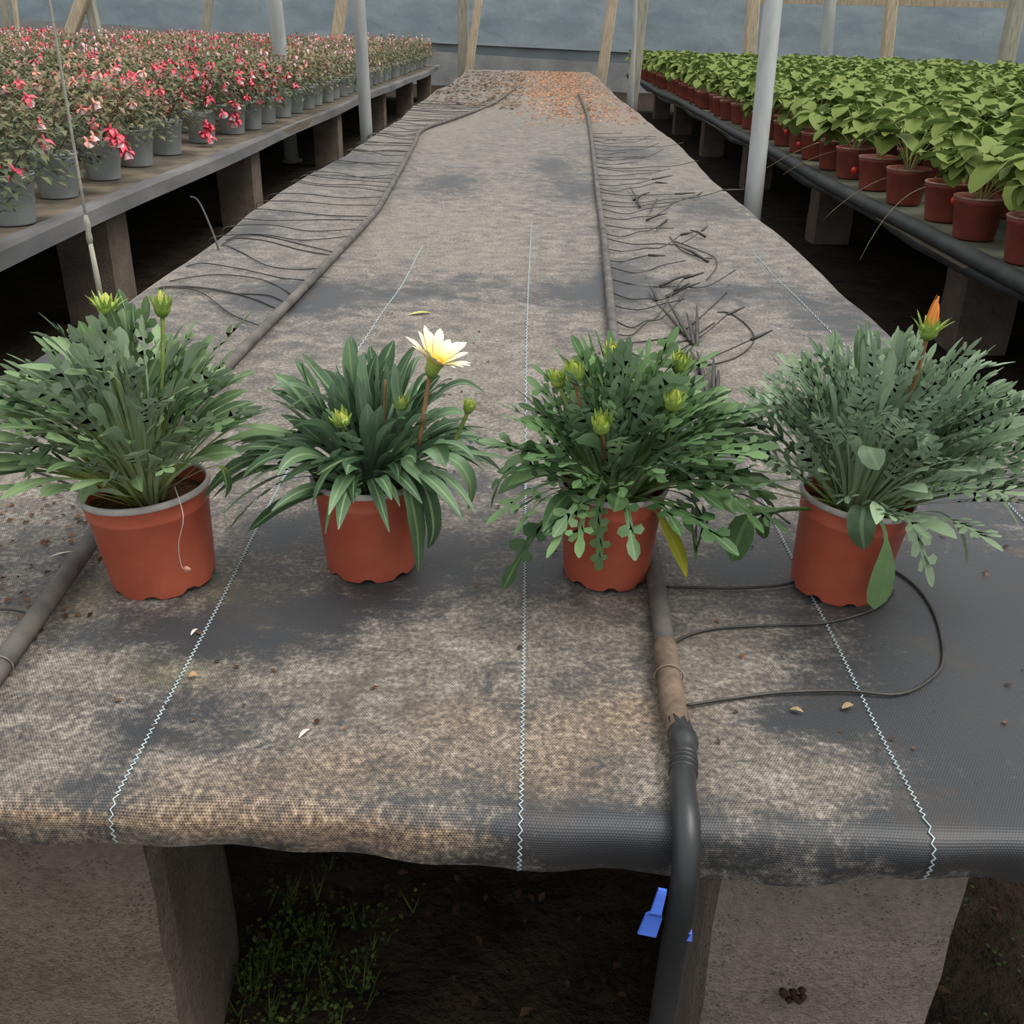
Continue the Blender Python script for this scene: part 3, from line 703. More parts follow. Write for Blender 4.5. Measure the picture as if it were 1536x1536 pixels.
b = MB(); b.tube(bez(Bz.at(575,660,-.03), Bz.at(576,620,-.03), Bz.at(578,570,-.03), 6), .0015, 6); b.build('dry_stem', STEMR, Bz.t)

# --- lobed plant with several buds
Cz = Gaz('potted gazania with lobed dark leaves, many green buds and one yellowed leaf', 908, 860, 0.0605, 0.112, 1, 33)
kc = lambda r: 'lobed' if r.random() < 0.8 else 'blade'
Cz.dome(140, 0.155, 0.08, 0.178, GZ3, kc, (0.0075, 0.0095), (0.055, 0.08), 0.2, (0.020, 0), twist=1.0, lw=.0088, ll=.014, arch=.6)
Cz.dome(80, 0.115, 0.08, 0.15, GZ3, kc, (0.0075, 0.0095), (0.05, 0.07), 0.2, (0.018, 0), twist=1.1, lw=.0088, ll=.014, arch=.6)
Cz.dome(44, 0.165, 0.03, 0.08, GZ3, kc, (0.008, 0.011), (0.06, 0.085), 0.34, (0.020, -0.01), rho0=.6, depth=.4, droop=.12)
Cz.hand([(905,745,-.05), (897,772,-.075), (900,805,-.074), (898,848,-.068)], GZ3, 'lobed', .012, .42, pairs=5, ll=.012, lw=.009, label='lobed leaf hanging down the front of the pot')
Cz.hand([(860,755,-.05), (815,785,-.075), (795,810,-.08), (768,858,-.082)], GZ3, 'lobed', .012, .55, pairs=2, ll=.022, lw=.014)
Cz.hand([(980,765,-.04), (1000,795,-.06), (1018,830,-.064), (1030,866,-.066)], GYEL, 'blade', .0115, .25, peak=.55, fold=.15, label='yellowed leaf drooping beside the pot')
Cz.hand([(970,745,-.03), (1015,755,-.05), (1035,780,-.06), (1040,812,-.062)], GZ3, 'lobed', .014, .45, pairs=3, ll=.022, lw=.020)
Cz.hand([(985,735,-.03), (1030,745,-.05), (1052,775,-.055), (1050,800,-.055)], GZ3, 'lobed', .012, .5, pairs=3, ll=.020, lw=.018)
Cz.hand([(850,705,-.03), (790,690,-.05), (755,715,-.055), (742,745,-.055)], GZ3, 'lobed', .011, .45, pairs=3, ll=.014, lw=.012)
Cz.hand([(840,690,-.02), (790,672,-.03), (740,672,-.03)], GZ3, 'lobed', .009, .5, pairs=4, ll=.010, lw=.008)
Cz.hand([(985,720,0), (1050,715,0), (1110,725,0)], GZ3, 'blade', .007, .4)
for q in [(920,535,935,640,.01,.026,.008,STEMR), (1020,548,1000,640,.02,.026,.0095,STEMG), (862,562,872,640,-.01,.028,.009,STEMR), (837,572,860,640,.01,.022,.008,STEMG), (1010,606,990,690,-.06,.026,.009,STEMG), (902,640,905,690,-.085,.026,.0085,STEMR), (936,560,940,640,.02,.02,.008,STEMG)]:
    Cz.bud(*q, spread=.35)

# --- grey upright plant with the orange bud
Dz = Gaz('potted gazania with wide grey-green feathery leaves and a closed orange bud', 1252, 878, 0.0625, 0.113, 4, 44)
kd = lambda r: 'lobed' if r.random() < 0.72 else 'blade'
Dz.dome(185, 0.168, 0.115, 0.205, GZ4, kd, (0.005, 0.0075), (0.06, 0.09), 0.12, (0.020, 0), pairs=5, ll=.015, lw=.0062, twist=.9, depth=.3, term=1.3, arch=.35)
Dz.dome(70, 0.12, 0.10, 0.17, GZ4, kd, (0.005, 0.0075), (0.05, 0.075), 0.12, (0.018, 0), pairs=5, ll=.014, lw=.0062, twist=1.0, term=1.3)
Dz.dome(34, 0.20, 0.07, 0.13, GZ4, kd, (0.006, 0.009), (0.07, 0.09), 0.2, (0.03, 0), rho0=.75, depth=.25, pairs=5, lw=.0065)
Dz.hand([(1295,760,-.06), (1292,790,-.078), (1296,824,-.073)], GZ4, 'blade', .0145, .15, fold=.1, peak=.5, label='broad leaf folded over the pot rim')
Dz.hand([(1310,770,-.05), (1328,800,-.072), (1326,850,-.074), (1312,914,-.068)], GZ3, 'blade', .0135, .55, fold=.08, peak=.72, label='spoon shaped dark leaf hanging down the pot')
Dz.hand([(1180,765,-.03), (1140,770,-.055), (1118,785,-.06), (1096,842,-.06)], GZ3, 'blade', .0165, .62, fold=.05, peak=.6, label='rounded dark leaf drooping beside the pot')
Dz.hand([(1190,762,-.03), (1160,765,-.05), (1110,768,-.055)], GZ3, 'blade', .0075, .6, peak=.6)
Dz.hand([(1190,765,-.03), (1150,775,-.055), (1145,808,-.058)], GZ3, 'blade', .008, .6, peak=.6)
Dz.hand([(1340,775,-.04), (1365,785,-.06), (1380,815,-.065), (1392,856,-.066)], GZ4, 'lobed', .012, .5, pairs=3, ll=.020, lw=.012)
Dz.hand([(1350,770,-.03), (1410,770,-.045), (1440,800,-.05), (1450,848,-.05)], GZ4, 'blade', .008, .35, peak=.55, label='long leaf arching down to the bench')
Dz.hand([(1380,745,-.02), (1450,735,-.03), (1500,750,-.03), (1534,800,-.03)], GZ4, 'blade', .0035, .3, peak=.6)
Dz.hand([(1380,730,-.01), (1450,722,-.01), (1520,722,-.01)], GZ4, 'blade', .0035, .3, peak=.6)
Dz.hand([(1180,735,-.02), (1130,720,-.03), (1060,748,-.035)], GZ4, 'blade', .004, .2, peak=.6)
Dz.hand([(1180,745,-.03), (1120,735,-.045), (1062,765,-.05)], GZ4, 'blade', .0045, .2, peak=.6)
Dz.hand([(1325,690,-.07), (1305,672,-.09), (1318,705,-.105)], GZ4, 'blade', .012, .5, fold=.05, peak=.55)
Dz.hand([(1380,690,-.05), (1390,650,-.07), (1385,690,-.09)], GZ4, 'blade', .013, .5, fold=.05, peak=.5)
Dz.hand([(1400,600,0), (1455,560,0), (1488,550,0)], GZ4, 'lobed', .010, .5, pairs=6)
Dz.hand([(1410,650,0), (1480,635,0), (1530,628,0)], GZ4, 'lobed', .010, .5, pairs=5)
Dz.hand([(1320,600,0), (1308,530,0), (1302,484,0)], GZ4, 'blade', .0065, .6)
Dz.hand([(1335,600,0), (1345,530,0), (1350,495,0)], GZ4, 'blade', .0085, .5)
Dz.bud(1393, 497, 1358, 610, 0.0, 0.026, 0.0095, STEMR, tip=M['opetal'], spread=1.1, label='closed orange bud with green bracts')

# ------------------------------------------------------------------ irrigation pipes on the bench
def on(px, py, h): p = PZ(px, py, ZT+h); return Vector((p.x, p.y, max(p.z, top_z(p.x, p.y)+h)))
RP = 0.0105
lp_px = [(-60,1080), (0,1000), (130,820), (240,660), (370,518), (440,448), (500,388), (545,338), (570,308), (600,255), (622,215), (634,196), (680,178), (740,155), (775,130)]
LP = [on(x, y, RP) for x, y in lp_px]
lpipe = thing('irrigation_pipe', 'long black irrigation pipe bending past the broad-leaved gazania', 'pipe', LP[1], group='irrigation pipes on the bench')
def sub(o, P): return [Vector(p)-o.location for p in P]
b = MB(); lpc = catmull(LP, 8); b.tube(sub(lpipe, lpc), RP, 12); b.build('hose', M['dustpipe'], lpipe)
rp_px = [(868,140), (880,170), (886,200), (892,250), (898,300), (905,350), (912,420), (920,500), (935,600), (960,740), (985,880), (997,970)]
RPp = [on(x, y, RP) for x, y in rp_px]
rpipe = thing('irrigation_pipe', 'black irrigation pipe running under the lobed gazania and hanging over the bench edge', 'pipe', RPp[-1], group='irrigation pipes on the bench')
rpc = catmull(RPp, 8); b = MB(); b.tube(sub(rpipe, rpc), RP, 12); b.build('hose', M['dustpipe'], rpipe)
J = [on(997,968,RP+.001), on(1003,1015,RP+.001), on(1010,1060,RP+.001), on(1020,1098,RP+.002)]
M['dirtpipe'] = simple('mud_coated_pipe', (78,66,56), (128,110,94), 40, 0.9, 0.15, 0.4, 150, 0.002)
b = MB(); b.tube(sub(rpipe, catmull(J, 6)), RP+.0016, 12); b.build('muddy_joint', M['dirtpipe'], rpipe)
EL = [on(1016,1085,RP+.002), on(1024,1108,RP+.003), on(1027,1138,RP+.002)]
b = MB(); b.tube(sub(rpipe, catmull(EL, 6)), [RP+.001]*6+[RP+.0025]*3+[RP+.0005]*4, 14); b.build('elbow', M['black'], rpipe)
e0 = on(1026,1130,RP+.001); e1 = on(1024,1185,RP+.001)
H0 = [e0, e1, Vector((e1.x-.001, 0.605, ZT+.007)), Vector((e1.x-.002, 0.585, ZT-.012)), Vector((e1.x-.003, 0.576, ZT-.05)), Vector((e1.x-.005, 0.577, ZT-.12)), Vector((e1.x-.007, 0.580, ZT-.25)), Vector((e1.x-.008, 0.585, -0.01))]
hc = catmull(H0, 7); b = MB(); b.tube(sub(rpipe, hc), [RP+.0007]*len(hc), 14); b.build('hanging_hose', M['black'], rpipe)
for z in (0.0, 0.006, 0.014):
    b = MB(); c = e0.lerp(e1, .25+z*20); tdir = (e1-e0).normalized(); b.tube(sub(rpipe, [c - tdir*.0015, c + tdir*.0015]), RP+.0018, 14); b.build('clamp_ring', M['black'], rpipe)
def ring(parent, c, axis, R_, mat, name='wire_tie'):
    Q = UP.rotation_difference(axis.normalized()).to_matrix(); b = MB()
    b.tube([c - parent.location + Q @ Vector((R_*math.cos(a*.349), R_*math.sin(a*.349), 0)) for a in range(19)], .0007, 5, False); b.build(name, mat, parent)
ring(rpipe, J[1], J[2]-J[0], RP+.0032, M['wire']); ring(lpipe, LP[1], LP[2]-LP[1], RP+.002, M['wire'])
# blue clips squeezed on the hanging hose
def clip(px0, py0, px1, py1, y, w, parent):
    a = PY(px0, py0, y); c = PY(px1, py1, y-.006); b = MB(); d = (c-a).normalized(); s = d.cross(Vector((0,1,0))).normalized()
    P = [a, a.lerp(c,.45)+Vector((0,-.003,0)), a.lerp(c,.55)+Vector((0,-.001,0)), c]
    for o_ in (0, .0025):
        pass
    W = [w*.45, w*.6, w*.9, w]
    ids = []
    for p, ww in zip(P, W):
        ids.append([b.vert(p+q-parent.location) for q in (s*ww+Vector((0,-.0012,0)), -s*ww+Vector((0,-.0012,0)), -s*ww+Vector((0,.0012,0)), s*ww+Vector((0,.0012,0)))])
    for i in range(3):
        for k in range(4): b.face(ids[i][k], ids[i][(k+1)%4], ids[i+1][(k+1)%4], ids[i+1][k])
    b.face(*ids[0][::-1]); b.face(*ids[-1])
    o = b.build('clip', M['blue'], parent, False); o['label'] = 'blue plastic clip'
clip(994, 1334, 970, 1402, 0.572, .0075, rpipe); clip(1034, 1382, 1031, 1410, 0.574, .0035, rpipe)

# thin drip tubes of the left pipe, running over the bench edge
r = random.Random(31)
def near(curve, y): return min(curve, key=lambda p: abs(p.y-y))
def drip(parent, P, rad=0.0016, name='drip_tube', k=5): 
    b = MB(); b.tube(sub(parent, catmull(P, k)), rad, 5); return b.build(name, M['tube'], parent)
def tb(px, py, h=.0022): return on(px, py, h)
for pts in ([(388,488),(345,470),(305,440),(275,432),(242,432)], [(412,462),(380,450),(340,437),(290,430),(245,430)], [(425,453),(400,445),(350,440),(300,432),(250,431)], [(437,443),(405,425),(370,415),(320,412),(262,420)],
            [(458,422),(420,417),(370,405),(310,395),(285,398)], [(478,404),(440,404),(400,398),(365,380),(338,368)], [(500,386),(450,375),(400,363),(355,357),(338,364)], [(505,382),(455,368),(400,355),(365,352),(345,358)],
            [(130,736),(90,720),(45,706),(-20,690)], [(75,653),(45,640),(10,628),(-30,612)], [(60,587),(30,586),(-20,584)], [(45,920),(15,914),(-15,914)]):
    P = [tb(*p) for p in pts]
    if pts[-1][0] > 0: e = P[-1]; P.append(e + Vector((-.018, -.005, -.012))); P.append(e + Vector((-.03, -.01, -.045)))
    drip(lpipe, P)
y = 2.95
while y < 8.6:
    p = near(lpc, y); y2 = y + r.uniform(-.05,.25); xe = xl(y2)
    wv_ = r.uniform(-.05,.05)
    P = [p, Vector((lerp(p.x,xe,.35), lerp(y,y2,.35)+wv_, ZT+.006)), Vector((lerp(p.x,xe,.7), lerp(y,y2,.7)-wv_, ZT+.008)), Vector((xe, y2, ZT+.006)), Vector((xe-.012, y2, ZT-.03)), Vector((xe-.014, y2, ZT-.06))]
    if r.random() < .85: drip(lpipe, P, .0016 if y < 5 else .002)
    y += r.uniform(.05,.16)*(1+ (y-3)*.05)
# one tube stands up in the air with its stake
P = [PX(348,450,-.80), PX(338,412,-.83), PX(325,365,-.86), PX(308,322,-.90), PX(296,300,-.93), PX(285,295,-.95)]
drip(lpipe, P, .003, 'drip_stake')
# tubes of the right pipe lie to the right and end in stakes
y = 1.75
while y < 6.3:
    p = near(rpc, y); ln = r.uniform(.10,.26)*(1 if y < 3.6 else 1.5); y2 = y + r.uniform(-.02,.14)
    P = [p, Vector((p.x+ln*.35, y-.015+r.uniform(-.02,.02), ZT+.004)), Vector((p.x+ln*.7, lerp(y,y2,.6), ZT+.006)), Vector((p.x+ln, y2, ZT+.008))]
    if r.random() < .5: P.append(Vector((p.x+ln*1.25+.02, y2+r.uniform(.02,.12), ZT+.02+r.uniform(0,.02))))
    drip(rpipe, P)
    if y < 4.5 and r.random() < .55:
        a = P[-1]; b = MB(); d = Vector((r.uniform(.02,.09), r.uniform(-.04,.09), r.uniform(-.004,.012)))
        b.tube(sub(rpipe, [a, a+d*.4, a+d]), [.0035,.004,.0015], 5); b.build('drip_stake', M['tube'], rpipe)
    y += r.uniform(.07,.16)*(1+(y-2)*.06)
for pts in ([(1028,1058),(1100,1047),(1180,1038),(1270,1036),(1350,1041),(1400,1015),(1415,985),(1405,930),(1380,888),(1345,860),(1300,838)],
            [(1010,964),(1040,950),(1080,942),(1150,938),(1230,935),(1285,925),(1320,910),(1340,888)], [(1000,880),(1040,881),(1100,882),(1175,877),(1230,860)],
            [(1070,747),(1110,740),(1150,760),(1185,785)],
            [(1035,548),(1070,548),(1110,535),(1131,512),(1120,490),(1095,472),(1076,470)], [(1060,420),(1075,400),(1070,385),(1040,372),(1012,362)], [(940,515),(980,510),(1010,505),(1040,485),(1075,455),(1090,440)],
            [(975,558),(1000,535),(1030,522),(1050,500),(1072,485)], [(1005,355),(1020,375),(1045,385),(1068,388)]):
    drip(rpipe, [tb(*p) for p in pts], .0017)
for a, c in (((1028,505),(985,455)), ((1035,515),(1000,450)), ((1040,520),(1030,470)), ((1045,520),(1045,460)), ((1060,590),(1045,530)), ((1070,585),(1070,540)), ((1075,590),(1078,555)), ((1050,560),(1035,528)), ((985,450),(975,430)), ((1000,330),(985,345)), ((985,300),(975,320)), ((960,310),(945,280)), ((1062,392),(1015,370)), ((1058,355),(1035,345)), ((990,430),(1035,412)), ((1000,445),(1050,425)), ((970,330),(1000,320)), ((950,300),(975,288))):
    p, q = tb(a[0], a[1], .004), tb(c[0], c[1], .012)
    b = MB(); b.tube(sub(rpipe, [p, p.lerp(q,.5)+Vector((0,0,.004)), q]), [.0045,.004,.0015], 5); b.build('drip_stake', M['tube'], rpipe)

# ------------------------------------------------------------------ crumbs on the bench
bits = [(280,855,'pale dried petal',M['chip'],.0045), (88,830,'pale wood splinter',M['chip'],.004)]
def flake(px, py, l, w, ang, mat, label, cat, name, h=.0015):
    p = on(px, py, h); b = MB(); d = Vector((math.cos(ang), math.sin(ang), .05)); s = Vector((-d.y, d.x, 0))
    sweep(b, [d*l*t - d*l*.5 + UP*.002*math.sin(t*3.1) for t in (0,.25,.5,.75,1)], [w*.2,w*.8,w,w*.7,w*.1], UP, .3)
    o = b.build(name, mat); o.location = p; return tag(o, label, cat, 'crumbs on the fabric cover')
flake(92,832,.030,.0018,.5,M['chip'],'pale wood splinter beside the irrigation pipe and broad-leaved gazania','splinter','wood_splinter')
flake(457,1102,.014,.0022,1.0,M['chip'],'small white flake on the dusty cover near the front edge','flake','dry_flake')
flake(1195,1066,.012,.003,-.4,M['dry'],'dried yellowish leaf beneath the looping drip tube','dry leaf','dry_leaf')
flake(1272,1060,.013,.0035,.4,M['dry'],'dried leaf scrap beside the stitched thread and drip tube loop','dry leaf','dry_leaf')
flake(292,948,.012,.002,1.2,M['chip'],'white flake beside the moss patch and the black pipe','flake','dry_flake')
flake(290,1014,.008,.004,.4,simple('tan_leaf',(170,130,90),(190,150,110)),'tan leaf scrap next to a stitched thread','dry leaf','dry_leaf')
flake(630,473,.05,.008,.3,simple('yellow_leaf',(170,170,90),(200,196,120)),'yellowish fallen leaf behind the open cream flower','dry leaf','dry_leaf')
r = random.Random(77)
def litter(name, n, spot, mat, size, label, cat, group=None):
    b = MB()
    for i in range(n):
        p = spot(); s = r.uniform(*size); a = r.uniform(0, 6.28); u = r.random(); d = Vector((math.cos(a), math.sin(a), r.uniform(-.2,.4))); e = Vector((-d.y, d.x, r.uniform(-.3,.3)))
        ids = [b.vert(p+q, (u, .5)) for q in (d*s, e*s*.55+UP*s*.25, -d*s+UP*s*.1, -e*s*.55+UP*s*.25)]; b.face(ids[0], ids[1], ids[2]); b.face(ids[0], ids[2], ids[3])
    return tag(b.build(name, mat), label, cat, group, 'stuff')
def far_spot():
    while True:
        x, y = r.gauss(0.28, .32), r.uniform(6.6, 15.0)
        if xl(y)+.03 < x < xr(y)-.03 and (y > 9.5 or x > -.1+r.uniform(-.1,.3)) and r.random() < smooth(6.3, 8.2, y): return Vector((x, y, ZT+.006))
litter('leaf_litter', 4200, far_spot, M['litter'], (.008,.02), 'orange-brown dead leaves strewn over the far end of the bench', 'leaf litter')
def left_spot():
    y = r.uniform(8.0, 14.5); return Vector((r.uniform(xl(y)+.03, -.1), y, ZT+.006))
M['twigs'] = ramp_leaf('twig_litter', [(0.0, lin((78,64,52))), (1.0, lin((150,128,106)))], 0.9)
litter('twig_litter', 900, left_spot, M['twigs'], (.012,.035), 'brown twiggy debris at the far left of the bench', 'leaf litter')
def crumb_spot():
    y = FY+.1+r.random()**1.5*7; x = r.uniform(xl(y)+.03, xr(y)-.03); return Vector((x, y, top_z(x,y)+.002))
litter('soil_crumbs', 420, crumb_spot, M['brownlitter'], (.0016,.0055), 'dark crumbs of soil scattered over the fabric cover', 'soil crumbs')
def dirt_spot():
    y = r.gauss(1.0,.16); x = r.gauss(-.62,.07); return Vector((x, max(.7,y), top_z(x,y)+.002))
litter('soil_crumbs', 300, dirt_spot, M['brownlitter'], (.0015,.006), 'dark soil crumbs beside the pipe bending past the broad-leaved gazania', 'soil crumbs')

# weeds and litter on the ground under the bench
b = MB(); r = random.Random(9)
for c in range(110):
    cx, cy = r.gauss(-.25,.05), r.gauss(.83,.07)
    if cx < -.315 or cy < .62: continue
    h = r.uniform(.01,.05)
    for k in range(r.randint(6,12)):
        a = r.uniform(0,6.28); z = h*r.random(); p = Vector((cx+r.gauss(0,.012), cy+r.gauss(0,.012), z)); l = r.uniform(.003,.008); u = r.random()
        d = Vector((math.cos(a),math.sin(a),r.uniform(-.1,.5))); e = Vector((-d.y,d.x,0))
        i = [b.vert(p+q,(u,.5)) for q in (Vector((0,0,0)), d*l*.5+e*l*.45, d*l, d*l*.5-e*l*.45)]; b.face(*i)
    for k in range(3):
        a = r.uniform(0,6.28); u = r.random(); p = Vector((cx,cy,-.005)); q = p + Vector((math.cos(a)*h*.4, math.sin(a)*h*.4, h)); e = Vector((.0012,0,0))
        b.face(b.vert(p-e,(u,.5)), b.vert(p+e,(u,.5)), b.vert(q,(u,.5)))
tag(b.build('weeds', M['weed']), 'low green weeds growing on the soil beside the brownish block', 'weeds', None, 'stuff')
r = random.Random(12)
M['deadleaf'] = ramp_leaf('dead_leaf', [(0.0, lin((30,23,18))), (0.7, lin((66,46,34))), (1.0, lin((92,66,48)))], 0.9)
litter('dead_leaves', 700, lambda: Vector((r.uniform(-.32,.7), r.uniform(.7,1.9), .006)), M['deadleaf'], (.003,.010), 'dead brown leaves on the dark soil under the bench', 'leaf litter')
b = MB(); r = random.Random(19)
for c in range(160):
    cx, cy = r.uniform(.42,.75), r.uniform(.7,1.4)
    for k in range(6):
        a = r.uniform(0,6.28); p = Vector((cx+r.gauss(0,.01), cy+r.gauss(0,.01), r.uniform(0,.015))); l = r.uniform(.003,.007); u = r.random()*.6
        d = Vector((math.cos(a),math.sin(a),r.uniform(0,.5))); e = Vector((-d.y,d.x,0)); i = [b.vert(p+q,(u,.5)) for q in (Vector((0,0,0)), d*l*.5+e*l*.5, d*l, d*l*.5-e*l*.5)]; b.face(*i)
tag(b.build('moss', M['weed']), 'small mossy weeds on the soil beside the pale grey block', 'weeds', None, 'stuff')

WORDS = ['first', 'second', 'third', 'fourth', 'fifth', 'sixth', 'seventh', 'eighth', 'ninth', 'tenth', 'eleventh', 'twelfth', 'thirteenth', 'fourteenth', 'fifteenth', 'sixteenth', 'seventeenth', 'eighteenth', 'nineteenth', 'twentieth'] + ['twenty-'+w for w in ('first', 'second', 'third', 'fourth', 'fifth', 'sixth', 'seventh', 'eighth', 'ninth')] + ['thirtieth']
def order(y, ys, yp):
    far = sorted(q for q in ys if q > yp); nearer = sorted((q for q in ys if q <= yp), reverse=True)
    L_ = far if y > yp else nearer; k = min(range(len(L_)), key=lambda i: abs(L_[i]-y))
    return WORDS[k] + (' beyond the pipe post' if y > yp else ' before the pipe post')
# ------------------------------------------------------------------ side benches
def side_bench(label, x0, x1, y0, y1, edge_mat, edge):
    t = thing('side_bench', label, 'bench', ((x0+x1)/2, y0, 0)); o = t.location
    b = MB(); b.box((min(x0,x1)-o.x, 0, ZT-.05), (max(x0,x1)-o.x, y1-y0, ZT-.005)); b.build('deck_board', M['board'], t, False)
    return t
LBX, RBX = -1.43, 1.26
lb = side_bench('weathered board bench carrying the grey pots of fuchsias', LBX-.03, -3.9, 1.2, 16.6, None, None)
M['edgeboard'] = simple('edge_board', (84,84,86), (122,120,118), 6, 0.7, 0.35, 0.3, 30, 0.004, (1,.3,1))
b = MB(); n = 60; ring_ = []
for i in range(n+1):
    yy = i/n*15.4; dx = .03*math.sin(yy*.55+1.2) + .01*math.sin(yy*2.1); dz = .008*math.sin(yy*.8)
    x = LBX + dx - lb.location.x
    ring_.append([b.vert(q) for q in ((x-.06, yy, ZT+dz+.002), (x-.005, yy, ZT+dz+.004), (x, yy, ZT+dz-.004), (x+.004, yy, ZT+dz-.05), (x-.03, yy, ZT+dz-.055), (x-.06, yy, ZT+dz-.05))])
for i in range(n):
    for k in range(6): b.face(ring_[i][k], ring_[i][(k+1)%6], ring_[i+1][(k+1)%6], ring_[i+1][k])
b.face(*ring_[0][::-1]); b.face(*ring_[-1]); b.build('edge_board', M['edgeboard'], lb, False)
M['bench_dirt'] = simple('dirty_bench_top', (74,70,62), (124,112,96), 7, 0.9, 0.2, 0.3, 60, 0.004)
b = MB(); b.box((-1.2, 0.0, ZT-.006), (1.19, 15.4, ZT)); b.build('top_cover', M['bench_dirt'], lb, False)
lb2 = side_bench('wide far bench of fuchsias behind the weathered board bench', -4.3, -11.5, 4.5, 19.0, None, None)
b = MB(); b.box((-3.6, 0, ZT-.006), (3.6, 14.5, ZT)); b.build('top_cover', M['bench_dirt'], lb2, False)
rb = side_bench('black-edged bench carrying the brown pots of strawberries', RBX+.02, 8.2, 1.0, 14.8, None, None)
b = MB(); b.box((RBX+.02-rb.location.x, 0, ZT-.006), (8.2-rb.location.x, 13.8, ZT)); b.build('top_cover', simple('green_stained_cover', (62,66,54), (104,104,86), 7, .85, .3, .3, 60, .004), rb, False)
b = MB(); P = []
for i in range(70): yy = i/69*13.8; P.append(Vector((RBX + .012*math.sin(yy*1.1) + .008*math.sin(yy*3.1) + .012 - rb.location.x, yy, ZT-.008+.006*math.sin(yy*1.7))))
b.tube(P, .026, 14); b.build('edge_roll', M['skirt'], rb)
b = MB(); ids = []
for i in range(70):
    p = P[i]; q = .006*math.sin(i*1.9); ids.append([b.vert((p.x+.002+q, p.y, p.z-.018)), b.vert((p.x-.004+q, p.y, p.z-.05-.012*math.sin(i*.7))), b.vert((p.x+.004+q, p.y, p.z-.05-.012*math.sin(i*.7))), b.vert((p.x+.01+q, p.y, p.z-.018))])
for i in range(69):
    for k in range(4): b.face(ids[i][k], ids[i][(k+1)%4], ids[i+1][(k+1)%4], ids[i+1][k])
b.build('fabric_flap', M['skirt'], rb)
blk2 = rough_block(0.2, 0.2, ZT-.056+.012, 6, 4).mesh('concrete_block', M['concrete_brown'], False)
legb = [3.7, 5.7, 8.3, 10.9, 13.4, 15.8]
for y in legb: tag(link('concrete_block', blk2, None, (-1.60, y, -.012)), 'concrete block under the fuchsia bench edge, ' + WORDS[[q for q in legb if (q > 6.4) == (y > 6.4)][::1 if y > 6.4 else -1].index(y)] + (' beyond the pipe post' if y > 6.4 else ' before the pipe post'), 'concrete block', 'blocks under the fuchsia bench')
for y in (3.6, 5.6, 7.6, 9.6, 11.6, 13.6): tag(link('concrete_block', blk2, None, (1.62, y, -.012)), 'concrete block in the dark under the strawberry bench', 'concrete block', 'blocks under the strawberry bench')
for x, ys in ((-3.6, legb[::2]), (-5.0, (6, 11, 16)), (-10.5, (6, 11, 16)), (4.5, (3, 8, 13)), (7.8, (3, 8, 13))):
    for y in ys: tag(link('concrete_block', blk2, None, (x, y, -.012)), 'concrete block deep under the wide plant benches', 'concrete block', 'blocks deep under the side benches')

# ------------------------------------------------------------------ fuchsias
def small_leaf(b, p, d, l, w, u, droop=.2):
    e = d.cross(UP); 
    if e.length < .05: e = Vector((1,0,0))
    e.normalize(); n = e.cross(d)
    i = [b.vert(p,(u,0)), b.vert(p+d*l*.45+e*w*.5+n*w*.12,(u,.5)), b.vert(p+d*l-n*l*droop,(u,1)), b.vert(p+d*l*.45-e*w*.5+n*w*.12,(u,.5)), b.vert(p+d*l*.5,(u,.5))]
    b.face(i[0],i[4],i[1]); b.face(i[1],i[4],i[2]); b.face(i[0],i[3],i[4]); b.face(i[3],i[2],i[4])
def fuchsia_meshes(seed, hue):
    r = random.Random(seed); f = MB(); R_ = r.uniform(.18,.22); Hh = r.uniform(.20,.27)
    for i in range(430):
        a = r.uniform(0,6.28); q = r.random()**.5; el = r.random(); rr = R_*q*(1-.35*abs(el-.4)); z = .145+Hh*el**.9*(1.05-.35*q) - .045*q*(1-el)
        p = Vector((rr*math.cos(a), rr*math.sin(a), max(.115,z))); d = Vector((math.cos(a+r.uniform(-.9,.9)), math.sin(a+r.uniform(-.9,.9)), r.uniform(-.5,.6))).normalized()
        small_leaf(f, p, d, r.uniform(.026,.046), r.uniform(.016,.026), min(1,max(0,r.gauss(hue+.25*el,.16))))
    st = MB()
    for i in range(9):
        a = r.uniform(0,6.28); st.tube(bez(Vector((.01*math.cos(a),.01*math.sin(a),.12)), Vector((.05*math.cos(a),.05*math.sin(a),.22)), Vector((R_*.7*math.cos(a),R_*.7*math.sin(a),.2+Hh*r.uniform(.2,.6))), 4), .0022, 4)
    return f.mesh('foliage', M['fuchsia_leaf']), st.mesh('stems', M['stem_brown']), R_, Hh
def fuchsia_flower(mats, s=1.0):
    b = MB(); b.cur = 0
    b.tube([(0,0,0),(0,0,-.008*s),(0,0,-.018*s)], [.0022*s,.004*s,.0055*s], 6)
    for k in range(4):
        a = k*math.pi/2; d = Vector((math.cos(a),math.sin(a),0))
        sweep(b, bez(d*.004*s+Vector((0,0,-.016*s)), d*.016*s+Vector((0,0,-.016*s)), d*.024*s+Vector((0,0,-.030*s)), 3), [.004*s,.0075*s,.006*s,.0008], UP, .2)
    b.cur = 1
    b.lathe([(.005*s,-.017*s),(.0095*s,-.026*s),(.012*s,-.036*s)], 8)
    b.cur = 0; b.tube([(0,0,-.03*s),(.001,0,-.05*s)], .0011*s, 4)
    return b.mesh('flower', mats)
FLM = [fuchsia_flower([M['fuchsia_pink'], M['fuchsia_white']], 1.25), fuchsia_flower([M['fuchsia_pink'], M['fuchsia_pink']], 1.1), fuchsia_flower([M['fuchsia_salmon'], M['fuchsia_white']], 1.1), fuchsia_flower([M['fuchsia_mauve'], M['fuchsia_white']], 1.1)]
